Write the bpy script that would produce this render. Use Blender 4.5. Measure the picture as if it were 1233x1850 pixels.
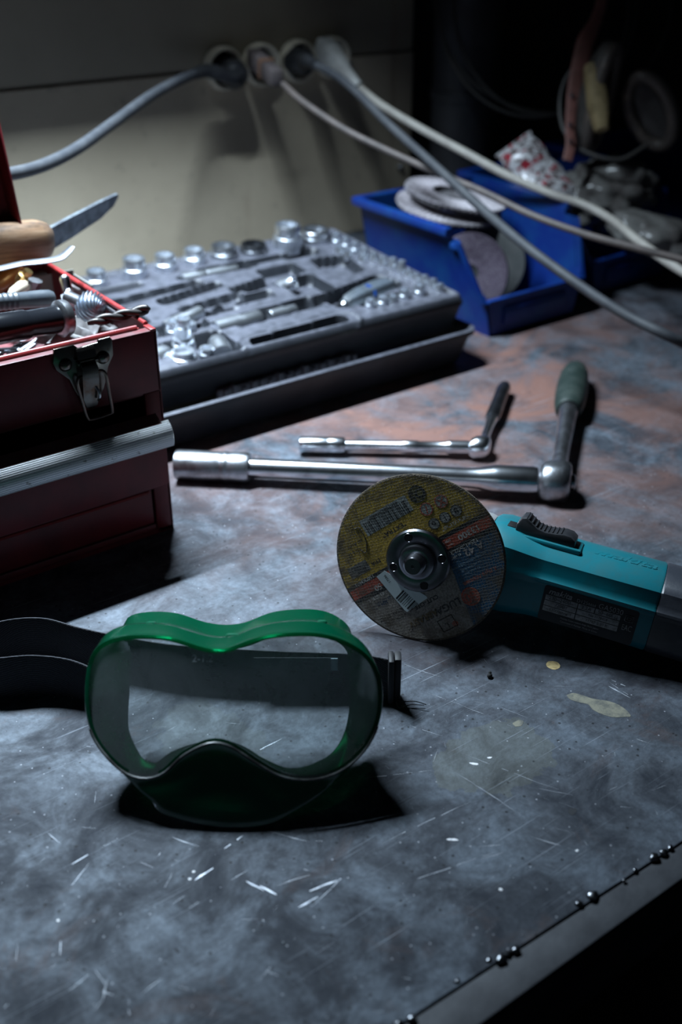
import bpy, bmesh, math, random
import numpy as np
from mathutils import Vector, Matrix, Euler
random.seed(7); np.random.seed(7)
for o in list(bpy.data.objects): bpy.data.objects.remove(o)
C = bpy.context.scene.collection
PI = math.pi
def rad(a): return a * PI / 180

# ------------------------------------------------------------------ camera
FPX, PITCH, YAW, CH = 1950.0, rad(30), rad(54), 0.473      # focal length in px of the 1233x1850 frame
cd = bpy.data.cameras.new('camera'); cam = bpy.data.objects.new('camera', cd); C.objects.link(cam)
bpy.context.scene.camera = cam
cam.location = (0, 0, CH)
cam.rotation_euler = (PI/2 - PITCH, 0, YAW - PI/2)
cd.sensor_fit = 'VERTICAL'; cd.sensor_height = 36.0; cd.lens = 36.0 * FPX / 1850
cd.clip_start = 0.05; cd.clip_end = 30
cd.dof.use_dof = True; cd.dof.focus_distance = 0.745; cd.dof.aperture_fstop = 4.6
# ------------------------------------------------------------------ world, light, exposure
w = bpy.data.worlds.new('world'); bpy.context.scene.world = w; w.use_nodes = True
w.node_tree.nodes['Background'].inputs[0].default_value = (0.55, 0.72, 1.0, 1)
w.node_tree.nodes['Background'].inputs[1].default_value = 0.010
ld = bpy.data.lights.new('bench_lamp_light', 'AREA'); lo = bpy.data.objects.new('bench_lamp_light', ld); C.objects.link(lo)
LAMP = Vector((0.345, 1.03, 0.90))
ld.shape = 'RECTANGLE'; ld.size = 0.42; ld.size_y = 0.024; ld.energy = 15.5; ld.color = (0.70, 0.86, 1.0); ld.spread = rad(100)
lo.location = LAMP; lo.rotation_euler = (rad(-5), 0, 0)
vs = bpy.context.scene.view_settings
vs.view_transform = 'Standard'; vs.look = 'None'; vs.gamma = 1; vs.exposure = 0.0; vs.use_curve_mapping = False

# ------------------------------------------------------------------ camera-frame measures turned into world points
Rv = Vector((math.sin(YAW), -math.cos(YAW), 0)); Fv = Vector((math.cos(YAW), math.sin(YAW), 0)); Zv = Vector((0, 0, 1))
def RF(r, f, z=0.0): return Rv*r + Fv*f + Zv*z
def ray(px, py):
    return (Fv*math.cos(PITCH) - Zv*math.sin(PITCH)) + Rv*((px-616.5)/FPX) + (Fv*math.sin(PITCH) + Zv*math.cos(PITCH))*((925-py)/FPX)
def onh(px, py, h):
    r = ray(px, py); return Vector((0, 0, CH)) + r*((h-CH)/r.z)
def ond(px, py, d): return Vector((0, 0, CH)) + ray(px, py)*d
def onv(px, py, v):
    r = ray(px, py); return Vector((0, 0, CH)) + r*(v/r.y)

# ------------------------------------------------------------------ materials
MATS = {}
class NT:
    def __init__(s, name):
        s.m = bpy.data.materials.new(name); s.m.use_nodes = True; s.t = s.m.node_tree
        s.b = s.t.nodes['Principled BSDF']; s.out = s.t.nodes['Material Output']; MATS[name] = s.m
    def n(s, ty, **kw):
        nd = s.t.nodes.new(ty)
        for k, v in kw.items():
            if k in ('op', 'operation'): nd.operation = v
            elif hasattr(nd, k): setattr(nd, k, v)
        return nd
    def l(s, a, b): s.t.links.new(a, b)
    def co(s, kind='Object', scale=(1,1,1), rot=(0,0,0), loc=(0,0,0)):
        tc = s.n('ShaderNodeTexCoord'); mp = s.n('ShaderNodeMapping')
        mp.inputs['Scale'].default_value = scale; mp.inputs['Rotation'].default_value = rot; mp.inputs['Location'].default_value = loc
        s.l(tc.outputs[kind], mp.inputs[0]); return mp.outputs[0]
    def noise(s, vec, scale, detail=4, rough=0.5, dist=0.0):
        nd = s.n('ShaderNodeTexNoise'); s.l(vec, nd.inputs['Vector'])
        nd.inputs['Scale'].default_value = scale; nd.inputs['Detail'].default_value = detail
        nd.inputs['Roughness'].default_value = rough; nd.inputs['Distortion'].default_value = dist
        return nd.outputs['Fac']
    def ramp(s, fac, stops):
        nd = s.n('ShaderNodeValToRGB'); e = nd.color_ramp.elements
        while len(e) < len(stops): e.new(0.5)
        for i, (p, c) in enumerate(stops):
            e[i].position = p; e[i].color = (c, c, c, 1) if not hasattr(c, '__len__') else tuple(c) + (1,)
        s.l(fac, nd.inputs[0]); return nd.outputs[0]
    def math(s, op, a, b=None):
        nd = s.n('ShaderNodeMath', operation=op)
        for i, v in enumerate((a, b)):
            if v is None: continue
            if isinstance(v, (int, float)): nd.inputs[i].default_value = v
            else: s.l(v, nd.inputs[i])
        return nd.outputs[0]
    def mix(s, fac, a, b):
        nd = s.n('ShaderNodeMixRGB')
        for i, v in enumerate((fac, a, b)):
            if isinstance(v, (int, float)): nd.inputs[i].default_value = v
            elif hasattr(v, '__len__'): nd.inputs[i].default_value = tuple(v) + (1,)
            else: s.l(v, nd.inputs[i])
        return nd.outputs[0]
    def bump(s, h, strength=0.3, dist=0.001):
        nd = s.n('ShaderNodeBump'); nd.inputs['Strength'].default_value = strength; nd.inputs['Distance'].default_value = dist
        s.l(h, nd.inputs['Height']); s.l(nd.outputs[0], s.b.inputs['Normal'])
def mat(name, col, rough=0.5, metal=0.0, col2=None, vs=40, lo_=0.4, hi=0.65, bump=0.0, bs=200, bd=0.0005, dust=None, spec=None):
    if name in MATS: return MATS[name]
    t = NT(name); b = t.b
    b.inputs['Roughness'].default_value = rough; b.inputs['Metallic'].default_value = metal
    if spec is not None: b.inputs['Specular IOR Level'].default_value = spec
    v = t.co()
    c = None
    if col2 is not None:
        f = t.ramp(t.noise(v, vs, 5, 0.6), [(lo_, 0.0), (hi, 1.0)])
        c = t.mix(f, col, col2)
    if dust is not None:
        g = t.n('ShaderNodeNewGeometry'); sx = t.n('ShaderNodeSeparateXYZ'); t.l(g.outputs['Normal'], sx.inputs[0])
        up = t.ramp(sx.outputs['Z'], [(0.35, 0.0), (0.95, 1.0)])
        nf = t.ramp(t.noise(v, 90, 4), [(0.3, 0.35), (0.65, 1.0)])
        c = t.mix(t.math('MULTIPLY', t.math('MULTIPLY', up, nf), 0.75), c if c is not None else tuple(col), tuple(dust))
    if c is not None: t.l(c, b.inputs['Base Color'])
    else: b.inputs['Base Color'].default_value = tuple(col) + (1,)
    if bump: t.bump(t.noise(v, bs, 3), bump, bd)
    return t.m

def steel_top_material():
    t = NT('worn_steel_top'); b = t.b; v = t.co()
    n1 = t.noise(v, 5.0, 6, 0.6, 0.4); n2 = t.noise(v, 22, 7, 0.7, 0.5); n3 = t.noise(v, 190, 5, 0.7)
    c = t.mix(t.ramp(n1, [(0.36, 0.0), (0.66, 1.0)]), (0.036, 0.042, 0.055), (0.092, 0.103, 0.122))
    c = t.mix(t.ramp(n2, [(0.46, 0.0), (0.64, 0.85)]), c, (0.155, 0.185, 0.225))
    c = t.mix(t.ramp(n2, [(0.34, 0.85), (0.47, 0.0)]), c, (0.018, 0.022, 0.032))
    c = t.mix(t.ramp(n3, [(0.35, 0.45), (0.62, 0.0)]), c, (0.02, 0.024, 0.03))
    # rust bloom at the back of the bench
    vr = t.co(loc=(-0.74, -0.80, 0), scale=(1, 1, 1)); ln = t.n('ShaderNodeVectorMath', operation='LENGTH'); t.l(vr, ln.inputs[0])
    near = t.ramp(ln.outputs['Value'], [(0.12, 1.0), (0.40, 0.15), (0.55, 0.0)])
    rn = t.ramp(t.noise(v, 9, 6, 0.65, 1.0), [(0.38, 0.0), (0.62, 1.0)])
    c = t.mix(t.math('MULTIPLY', near, rn), c, (0.215, 0.112, 0.09))
    r2 = t.ramp(t.noise(t.co(loc=(3, 1, 0)), 14, 6, 0.7, 0.6), [(0.58, 0.0), (0.72, 0.6)])
    c = t.mix(r2, c, (0.085, 0.055, 0.05))
    # olive stains
    for (x, y, rx, ry, a, k) in ((0.379, 0.357, 0.042, 0.030, 0.5, 0.55), (0.24, 0.47, 0.03, 0.05, 0.2, 0.25), (0.02, 0.36, 0.03, 0.03, 0, 0.4)):
        vv = t.co(loc=(-x/rx, -y/ry, 0), scale=(1/rx, 1/ry, 0)); wn = t.n('ShaderNodeVectorMath', operation='LENGTH'); t.l(vv, wn.inputs[0])
        dd = t.math('ADD', wn.outputs['Value'], t.math('MULTIPLY', t.noise(v, 60, 4), 0.9))
        c = t.mix(t.ramp(dd, [(0.98/2, k), (0.62, 0.0)]) if False else t.math('MULTIPLY', t.math('LESS_THAN', dd, 1.42), t.math('MULTIPLY', k, n2)), c, (0.14, 0.145, 0.11))
    # scratches
    low = t.ramp(t.noise(t.co(loc=(7, 3, 1)), 11, 3), [(0.42, 0.0), (0.62, 1.0)])
    sc = None
    for i, (ang, sx, sy, th) in enumerate(((20, 9, 420, 0.70), (-38, 7, 520, 0.705), (75, 10, 460, 0.71), (5, 14, 700, 0.70), (-62, 8, 600, 0.71))):
        m = t.ramp(t.noise(t.co(scale=(sx, sy, 1), rot=(0, 0, rad(ang)), loc=(i*3.1, i, 0)), 1.0, 2, 0.5), [(th-0.01, 0.0), (th+0.03, 0.8)])
        sc = m if sc is None else t.math('MAXIMUM', sc, m)
    sc = t.math('MULTIPLY', sc, t.math('ADD', t.math('MULTIPLY', low, 0.7), 0.08))
    c = t.mix(sc, c, (0.30, 0.33, 0.38))
    # grit and specks
    vo = t.n('ShaderNodeTexVoronoi'); vo.inputs['Scale'].default_value = 230; t.l(v, vo.inputs['Vector'])
    sxyz = t.n('ShaderNodeSeparateColor'); t.l(vo.outputs['Color'], sxyz.inputs[0])
    dot = t.math('MULTIPLY', t.math('LESS_THAN', vo.outputs['Distance'], 0.13), t.math('GREATER_THAN', sxyz.outputs[0], 0.86))
    c = t.mix(t.math('MULTIPLY', dot, 0.6), c, (0.45, 0.47, 0.52))
    dk = t.math('MULTIPLY', t.math('LESS_THAN', vo.outputs['Distance'], 0.22), t.math('LESS_THAN', sxyz.outputs[0], 0.10))
    c = t.mix(t.math('MULTIPLY', dk, 0.8), c, (0.012, 0.012, 0.014))
    t.l(c, b.inputs['Base Color'])
    b.inputs['Metallic'].default_value = 0.12
    t.l(t.ramp(n2, [(0.3, 0.78), (0.7, 0.56)]), b.inputs['Roughness']); b.inputs['Specular IOR Level'].default_value = 0.35
    hh = t.math('ADD', t.math('MULTIPLY', n3, 0.8), t.math('ADD', t.math('MULTIPLY', n2, 1.5), t.math('MULTIPLY', sc, 0.8)))
    t.bump(hh, 0.55, 0.0007)
    return t.m
STEEL_TOP = steel_top_material()

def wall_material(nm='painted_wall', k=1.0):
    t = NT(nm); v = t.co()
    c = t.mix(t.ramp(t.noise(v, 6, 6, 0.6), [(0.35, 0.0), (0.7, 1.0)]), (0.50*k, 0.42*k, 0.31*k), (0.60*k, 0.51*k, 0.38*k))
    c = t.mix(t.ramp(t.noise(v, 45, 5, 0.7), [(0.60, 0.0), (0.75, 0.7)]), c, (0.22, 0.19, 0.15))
    dr = t.ramp(t.noise(t.co(scale=(26, 1, 2.2), loc=(2, 0, 0)), 1.0, 4, 0.6), [(0.62, 0.0), (0.74, 0.5)])
    c = t.mix(dr, c, (0.24, 0.15, 0.10))
    t.l(c, t.b.inputs['Base Color']); t.b.inputs['Roughness'].default_value = 0.75
    t.bump(t.noise(v, 120, 4), 0.3, 0.001); return t.m
WALL = wall_material()

def print_mat(name, col, k=0.5):
    """ink on the fibre-mesh face of the cutting wheel"""
    t = NT(name); v = t.co()
    r = rad(14); sp = 1/0.0021
    grid = None; vv = t.co(rot=(0, 0, r), scale=(sp, sp, 1)); sx = t.n('ShaderNodeSeparateXYZ')
    wv = t.n('ShaderNodeVectorMath', operation='ADD'); t.l(vv, wv.inputs[0])
    nz = t.n('ShaderNodeTexNoise'); nz.inputs['Scale'].default_value = 300; t.l(v, nz.inputs['Vector']); t.l(nz.outputs['Color'], wv.inputs[1])
    t.l(wv.outputs[0], sx.inputs[0])
    for ax in ('X', 'Y'):
        fr = t.math('ABSOLUTE', t.math('SUBTRACT', t.math('FRACT', sx.outputs[ax]), 0.5))
        g = t.ramp(fr, [(0.06, 1.0), (0.14, 0.0)])
        grid = g if grid is None else t.math('MAXIMUM', grid, g)
    ln = t.n('ShaderNodeVectorMath', operation='LENGTH'); t.l(v, ln.inputs[0])
    rimw = t.ramp(t.math('MULTIPLY', ln.outputs['Value'], 10.0), [(0.30, 0.25), (0.56, 1.0)])
    gw = t.math('MULTIPLY', grid, rimw)
    n = t.noise(v, 700, 4, 0.7); n2 = t.noise(v, 90, 5, 0.7)
    c = t.mix(t.ramp(n2, [(0.35, 0.0), (0.7, 0.55)]), tuple(col), tuple(x*0.45 + 0.03 for x in col))
    c = t.mix(t.ramp(n, [(0.40, 0.55), (0.56, 0.0)]), c, (0.03, 0.027, 0.022))
    c = t.mix(t.math('MULTIPLY', gw, 0.6), c, (0.38, 0.35, 0.28))
    wear = t.math('MULTIPLY', t.ramp(n2, [(0.42, 0.0), (0.58, 0.9)]), t.ramp(t.math('MULTIPLY', ln.outputs['Value'], 10.0), [(0.40, 0.0), (0.60, 1.0)]))
    c = t.mix(wear, c, (0.15, 0.115, 0.075))
    t.l(c, t.b.inputs['Base Color']); t.b.inputs['Roughness'].default_value = 0.55
    t.bump(t.math('ADD', t.math('MULTIPLY', grid, 0.8), n), 0.6, 0.0004)
    return t.m

def goggle_mats():
    t = NT('green_pvc'); b = t.b; nt = t.t
    b.inputs['Base Color'].default_value = (0.0, 0.13, 0.062, 1); b.inputs['Roughness'].default_value = 0.20; b.inputs['Specular IOR Level'].default_value = 0.8
    tr = t.n('ShaderNodeBsdfTranslucent'); tr.inputs[0].default_value = (0.0, 0.62, 0.32, 1)
    tp = t.n('ShaderNodeBsdfTransparent'); tp.inputs[0].default_value = (0.02, 0.34, 0.18, 1)
    m1 = t.n('ShaderNodeMixShader'); m1.inputs[0].default_value = 0.34; t.l(b.outputs[0], m1.inputs[1]); t.l(tr.outputs[0], m1.inputs[2])
    m2 = t.n('ShaderNodeMixShader'); m2.inputs[0].default_value = 0.30; t.l(m1.outputs[0], m2.inputs[1]); t.l(tp.outputs[0], m2.inputs[2])
    gl = t.n('ShaderNodeBsdfGlossy'); gl.inputs['Roughness'].default_value = 0.16; fr = t.n('ShaderNodeFresnel'); fr.inputs[0].default_value = 1.55
    m3 = t.n('ShaderNodeMixShader'); t.l(fr.outputs[0], m3.inputs[0]); t.l(m2.outputs[0], m3.inputs[1]); t.l(gl.outputs[0], m3.inputs[2])
    t.l(m3.outputs[0], t.out.inputs[0])
    v = t.co(); t.l(t.mix(t.ramp(t.noise(v, 45, 4), [(0.35, 0.0), (0.7, 1.0)]), (0.0, 0.70, 0.33), (0.0, 0.42, 0.24)), tr.inputs[0]); t.bump(t.noise(v, 350, 3), 0.15, 0.0004)
    g = NT('clear_lens'); g.t.nodes.remove(g.b)
    tp = g.n('ShaderNodeBsdfTransparent'); tp.inputs[0].default_value = (0.90, 0.96, 0.95, 1)
    gl = g.n('ShaderNodeBsdfGlossy'); gl.inputs['Roughness'].default_value = 0.05
    df = g.n('ShaderNodeBsdfTranslucent'); df.inputs[0].default_value = (0.75, 0.8, 0.85, 1)
    d2 = g.n('ShaderNodeBsdfDiffuse'); d2.inputs[0].default_value = (0.6, 0.65, 0.7, 1)
    v = g.co(); hz = g.ramp(g.noise(v, 40, 6, 0.7, 0.5), [(0.3, 0.26), (0.75, 0.42)])
    sp = g.ramp(g.noise(v, 900, 2), [(0.72, 0.0), (0.76, 0.4)])
    hz = g.math('ADD', hz, sp)
    mm = g.n('ShaderNodeMixShader'); mm.inputs[0].default_value = 0.5; g.l(df.outputs[0], mm.inputs[1]); g.l(d2.outputs[0], mm.inputs[2])
    m1 = g.n('ShaderNodeMixShader'); g.l(hz, m1.inputs[0]); g.l(tp.outputs[0], m1.inputs[1]); g.l(mm.outputs[0], m1.inputs[2])
    fr = g.n('ShaderNodeFresnel'); fr.inputs[0].default_value = 1.5
    m2 = g.n('ShaderNodeMixShader'); g.l(fr.outputs[0], m2.inputs[0]); g.l(m1.outputs[0], m2.inputs[1]); g.l(gl.outputs[0], m2.inputs[2])
    g.l(m2.outputs[0], g.out.inputs[0])
goggle_mats()

def strap_material(name, col, col2):
    t = NT(name); v = t.co(scale=(1, 1, 1))
    ws = t.n('ShaderNodeTexWave'); ws.bands_direction = 'Z'; ws.inputs['Scale'].default_value = 320; ws.inputs['Distortion'].default_value = 3; t.l(v, ws.inputs['Vector'])
    n = t.noise(v, 900, 2)
    c = t.mix(t.math('MULTIPLY', ws.outputs['Fac'], n), tuple(col), tuple(col2)); t.l(c, t.b.inputs['Base Color'])
    t.b.inputs['Roughness'].default_value = 0.85; t.bump(t.math('ADD', ws.outputs['Fac'], n), 0.5, 0.0005); return t.m
STRAP = strap_material('black_webbing', (0.022, 0.023, 0.028), (0.10, 0.10, 0.115))

CHROME = mat('chrome', (0.80, 0.83, 0.88), 0.22, 1.0, (0.42, 0.44, 0.48), 60, 0.5, 0.75, 0.08, 300, 0.0003)
SOCKM = mat('socket_chrome', (0.70, 0.73, 0.78), 0.36, 1.0, (0.48, 0.50, 0.55), 80, 0.5, 0.75)
SATIN = mat('satin_chrome', (0.52, 0.54, 0.58), 0.34, 1.0, (0.25, 0.25, 0.26), 80, 0.4, 0.7, 0.3, 400, 0.0004)
STEEL = mat('dark_steel', (0.20, 0.21, 0.23), 0.32, 1.0, (0.10, 0.10, 0.11), 60, 0.4, 0.7, 0.1, 300, 0.0003)
NUTSTEEL = mat('burnished_steel', (0.30, 0.31, 0.34), 0.26, 1.0, (0.18, 0.18, 0.20), 60, 0.4, 0.7, 0.06, 400, 0.0002)
LATCHM = mat('aged_nickel', (0.22, 0.21, 0.19), 0.26, 1.0, (0.15, 0.09, 0.06), 70, 0.5, 0.7, 0.15, 300, 0.0003)
REDM = mat('red_enamel', (0.20, 0.014, 0.020), 0.45, 0.0, (0.11, 0.010, 0.014), 25, 0.4, 0.7, 0.15, 150, 0.0005, dust=(0.17, 0.12, 0.12))
REDRIM = mat('red_enamel_rim', (0.30, 0.026, 0.026), 0.42, 0.0, (0.15, 0.018, 0.018), 70, 0.5, 0.7)
BLACKP = mat('black_plastic', (0.020, 0.021, 0.024), 0.38, 0.0, (0.035, 0.036, 0.04), 50, 0.4, 0.7, 0.1, 300, 0.0004)
CASEM = mat('case_plastic', (0.014, 0.016, 0.021), 0.5, 0.0, (0.026, 0.028, 0.034), 30, 0.4, 0.7, 0.2, 250, 0.0006, dust=(0.115, 0.117, 0.145))
TEAL = mat('teal_plastic', (0.0, 0.18, 0.225), 0.36, 0.0, (0.010, 0.125, 0.15), 45, 0.5, 0.75, 0.08, 500, 0.0003, dust=(0.03, 0.16, 0.185))
GREYALU = mat('cast_aluminium', (0.55, 0.56, 0.56), 0.45, 0.55, (0.38, 0.38, 0.37), 90, 0.5, 0.7, 0.3, 300, 0.0005)
DARKR = mat('dark_rubber_shell', (0.032, 0.036, 0.046), 0.42, 0.0, (0.05, 0.054, 0.066), 45, 0.4, 0.7, 0.2, 400, 0.0004)
BLUEM = mat('blue_polypropylene', (0.001, 0.022, 0.18), 0.45, 0.0, (0.003, 0.050, 0.20), 20, 0.45, 0.7, 0.1, 120, 0.0006)
BLUEM.node_tree.nodes['Principled BSDF'].inputs['Emission Strength'].default_value = 0
WOOD = None
def wood():
    t = NT('worn_wood'); v = t.co(scale=(60, 60, 6))
    n = t.noise(v, 1.2, 5, 0.7, 1.2); c = t.ramp(n, [(0.36, (0.07, 0.04, 0.022)), (0.52, (0.28, 0.165, 0.095)), (0.75, (0.46, 0.32, 0.21))])
    c = t.mix(t.ramp(t.noise(t.co(), 45, 4), [(0.55, 0.0), (0.68, 0.75)]), c, (0.06, 0.05, 0.05))
    t.l(c, t.b.inputs['Base Color']); t.b.inputs['Roughness'].default_value = 0.5; t.bump(n, 0.4, 0.001); return t.m
WOOD = wood()
BRASS = mat('brass', (0.75, 0.52, 0.22), 0.3, 1.0)
GREENGRIP = mat('green_grip', (0.014, 0.026, 0.022), 0.5, 0.0, (0.035, 0.048, 0.042), 60, 0.4, 0.7, 0.3, 300, 0.0005)
CABLEGREY = mat('grey_cable', (0.030, 0.033, 0.040), 0.65, 0.0, (0.055, 0.058, 0.064), 40, 0.4, 0.7, 0.2, 200, 0.0005)
CABLEWHITE = mat('white_cable', (0.48, 0.45, 0.40), 0.5, 0.0, (0.34, 0.31, 0.28), 40, 0.4, 0.7)
CABLEBROWN = mat('brown_cable', (0.11, 0.088, 0.08), 0.6, 0.0, (0.065, 0.055, 0.052), 60, 0.4, 0.7)
BAKELITE = mat('aged_cream_plastic', (0.72, 0.64, 0.50), 0.5, 0.0, (0.30, 0.25, 0.18), 40, 0.5, 0.75)
VOIDM = mat('near_black', (0.008, 0.008, 0.008), 0.8)
LEATHER = mat('brown_leather', (0.24, 0.10, 0.085), 0.6, 0.0, (0.16, 0.07, 0.055), 50, 0.4, 0.7, 0.3, 200, 0.001)
YPAD = mat('yellowed_foam', (0.34, 0.26, 0.13), 0.7, 0.0, (0.20, 0.15, 0.07), 60, 0.45, 0.65, 0.4, 150, 0.002)
FLOORM = mat('dark_concrete', (0.05, 0.05, 0.05), 0.8, 0.0, (0.03, 0.03, 0.03), 10, 0.4, 0.6, 0.2, 30, 0.002)

# ------------------------------------------------------------------ mesh builder
def basis(o, x, y, z):
    x, y, z = Vector(x), Vector(y), Vector(z)
    return Matrix(((x.x, y.x, z.x, o[0]), (x.y, y.y, z.y, o[1]), (x.z, y.z, z.z, o[2]), (0, 0, 0, 1)))
def frame(o, z, xhint=(1, 0, 0)):
    z = Vector(z).normalized(); x = Vector(xhint); x = (x - z*x.dot(z))
    if x.length < 1e-5: x = Vector((0, 1, 0)) - z*z.y
    x.normalize(); return basis(o, x, z.cross(x), z)
def T(x=0, y=0, z=0, rx=0, ry=0, rz=0):
    return Matrix.Translation((x, y, z)) @ Euler((rad(rx), rad(ry), rad(rz))).to_matrix().to_4x4()
I4 = Matrix.Identity(4)
def smooth_path(pts, n=6):
    pts = [Vector(p) for p in pts]; out = []
    for i in range(len(pts)-1):
        p0 = pts[i-1] if i else pts[0]*2 - pts[1]; p1 = pts[i]; p2 = pts[i+1]
        p3 = pts[i+2] if i+2 < len(pts) else p2*2 - p1
        for k in range(n):
            u = k/n
            out.append(0.5*((2*p1) + (p2-p0)*u + (2*p0-5*p1+4*p2-p3)*u*u + (3*p1-p0-3*p2+p3)*u**3))
    out.append(pts[-1]); return out
def circ(n, rx=1, ry=None, a0=0):
    ry = rx if ry is None else ry
    return [(rx*math.cos(a0+2*PI*k/n), ry*math.sin(a0+2*PI*k/n)) for k in range(n)]
def rrect(w, h, r, n=5, cx=0, cy=0):
    out = []
    for (sx, sy, a) in ((1, 1, 0), (-1, 1, 90), (-1, -1, 180), (1, -1, 270)):
        for k in range(n+1):
            t = rad(a + 90*k/n); out.append((cx + sx*(w/2-r) + r*math.cos(t), cy + sy*(h/2-r) + r*math.sin(t)))
    return out
class G:
    def __init__(s): s.v = []; s.f = []; s.mi = []
    def add(s, vs_, fs, M=I4, mi=0):
        b = len(s.v); s.v += [tuple(M @ Vector(v)) for v in vs_]
        s.f += [tuple(b+i for i in f) for f in fs]; s.mi += [mi]*len(fs); return s
    def bm(s, bm, M=I4, mi=0):
        bm.verts.index_update(); s.add([v.co[:] for v in bm.verts], [[v.index for v in f.verts] for f in bm.faces], M, mi); bm.free(); return s
    def box(s, c, d, M=I4, bev=0.0, mi=0, seg=2):
        bm = bmesh.new(); bmesh.ops.create_cube(bm, size=1)
        for v in bm.verts: v.co = Vector((v.co.x*d[0]+c[0], v.co.y*d[1]+c[1], v.co.z*d[2]+c[2]))
        if bev: bmesh.ops.bevel(bm, geom=list(bm.edges), offset=bev, segments=seg, affect='EDGES', profile=0.5)
        return s.bm(bm, M, mi)
    def loft(s, loops, M=I4, cap0=True, cap1=True, closed=True, mi=0):
        n = len(loops[0]); vs_ = [p for L in loops for p in L]; fs = []
        for i in range(len(loops)-1):
            for k in range(n if closed else n-1):
                k2 = (k+1) % n; fs.append((i*n+k, i*n+k2, (i+1)*n+k2, (i+1)*n+k))
        if cap0: fs.append(tuple(reversed(range(n))))
        if cap1: fs.append(tuple((len(loops)-1)*n+k for k in range(n)))
        return s.add(vs_, fs, M, mi)
    def lathe(s, prof, M=I4, n=32, cap0=True, cap1=True, mi=0):
        return s.loft([[(r*math.cos(2*PI*k/n), r*math.sin(2*PI*k/n), z) for k in range(n)] for r, z in prof], M, cap0, cap1, True, mi)
    def prism(s, pts, z0, z1, M=I4, bev=0.0, mi=0):
        bm = bmesh.new(); vs_ = [bm.verts.new((x, y, z0)) for x, y in pts]; f = bm.faces.new(vs_)
        bm.normal_update()
        if f.normal.z > 0: f.normal_flip()
        r = bmesh.ops.extrude_face_region(bm, geom=[f]); up = [e for e in r['geom'] if isinstance(e, bmesh.types.BMVert)]
        for v in up: v.co.z = z1
        bm.normal_update()
        if bev: bmesh.ops.bevel(bm, geom=[e for e in bm.edges if abs(e.verts[0].co.z - e.verts[1].co.z) < 1e-7], offset=bev, segments=2, affect='EDGES', profile=0.5)
        return s.bm(bm, M, mi)
    def tube(s, pts, r, M=I4, n=10, cap=True, sm=0, mi=0, flat=None, xh=None):
        P = smooth_path(pts, sm) if sm else [Vector(p) for p in pts]
        N = len(P); rr = r if hasattr(r, '__len__') else [r]*N
        if hasattr(r, '__len__') and len(r) != N:
            q = np.interp(np.linspace(0, 1, N), np.linspace(0, 1, len(r)), r); rr = list(q)
        tan = [(P[min(i+1, N-1)] - P[max(i-1, 0)]).normalized() for i in range(N)]
        x = Vector(xh) if xh else Vector((0, 0, 1))
        if abs(x.dot(tan[0])) > 0.95 and not xh: x = Vector((1, 0, 0))
        loops = []
        for i in range(N):
            x = (x - tan[i]*x.dot(tan[i])).normalized(); y = tan[i].cross(x)
            fx, fy = (1, 1) if flat is None else flat
            loops.append([tuple(P[i] + x*(rr[i]*fx*math.cos(2*PI*k/n)) + y*(rr[i]*fy*math.sin(2*PI*k/n))) for k in range(n)])
        return s.loft(loops, M, cap, cap, True, mi)
    def sphere(s, c, r, M=I4, seg=16, mi=0, sc=(1, 1, 1)):
        bm = bmesh.new(); bmesh.ops.create_uvsphere(bm, u_segments=seg, v_segments=max(6, seg//2), radius=1)
        for v in bm.verts: v.co = Vector((v.co.x*r*sc[0]+c[0], v.co.y*r*sc[1]+c[1], v.co.z*r*sc[2]+c[2]))
        return s.bm(bm, M, mi)
    def obj(s, name, m, parent=None, ang=35, kind=None, label=None, at=None, recalc=True):
        me = bpy.data.meshes.new(name); me.from_pydata(s.v, [], s.f)
        ms = m if isinstance(m, (list, tuple)) else [m]
        for x in ms: me.materials.append(x)
        me.polygons.foreach_set('material_index', s.mi)
        if recalc:
            bm = bmesh.new(); bm.from_mesh(me); bmesh.ops.recalc_face_normals(bm, faces=bm.faces); bm.to_mesh(me); bm.free()
        me.polygons.foreach_set('use_smooth', [True]*len(me.polygons)); me.set_sharp_from_angle(angle=rad(ang)); me.update()
        o = bpy.data.objects.new(name, me); C.objects.link(o)
        if parent: o.parent = parent
        if at is not None: o.matrix_world = at
        if kind: o['kind'] = kind
        if label: o['label'] = label
        return o
def thing(name, label, cat, M=I4, group=None):
    o = bpy.data.objects.new(name, None); C.objects.link(o); o.empty_display_size = 0.02
    o.matrix_world = M; o['label'] = label; o['category'] = cat
    if group: o['group'] = group
    return o
def tag(o, label, cat, group=None):
    o['label'] = label; o['category'] = cat
    if group: o['group'] = group
    return o
def copy_tree(o, M, label=None, group=None):
    c = o.copy(); C.objects.link(c); c.matrix_world = M
    if label: c['label'] = label
    if group: c['group'] = group
    for ch in list(o.children):
        d = ch.copy(); C.objects.link(d); d.parent = c
        for g in list(ch.children):
            e = g.copy(); C.objects.link(e); e.parent = d
    return c
def text_geo(txt, size, shear=0.0, ext=0.0, off=0.0, align='CENTER', sx=1.0):
    cu = bpy.data.curves.new('txt', 'FONT'); cu.body = txt; cu.size = size; cu.shear = shear; cu.extrude = ext; cu.offset = off
    cu.align_x = align; cu.align_y = 'CENTER'; cu.resolution_u = 3
    o = bpy.data.objects.new('txt', cu); C.objects.link(o)
    dg = bpy.context.evaluated_depsgraph_get(); me = bpy.data.meshes.new_from_object(o.evaluated_get(dg))
    vs_ = [(v.co.x*sx, v.co.y, v.co.z) for v in me.vertices]; fs = [tuple(p.vertices) for p in me.polygons]
    bpy.data.objects.remove(o); bpy.data.curves.remove(cu); bpy.data.meshes.remove(me)
    return vs_, fs
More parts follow.
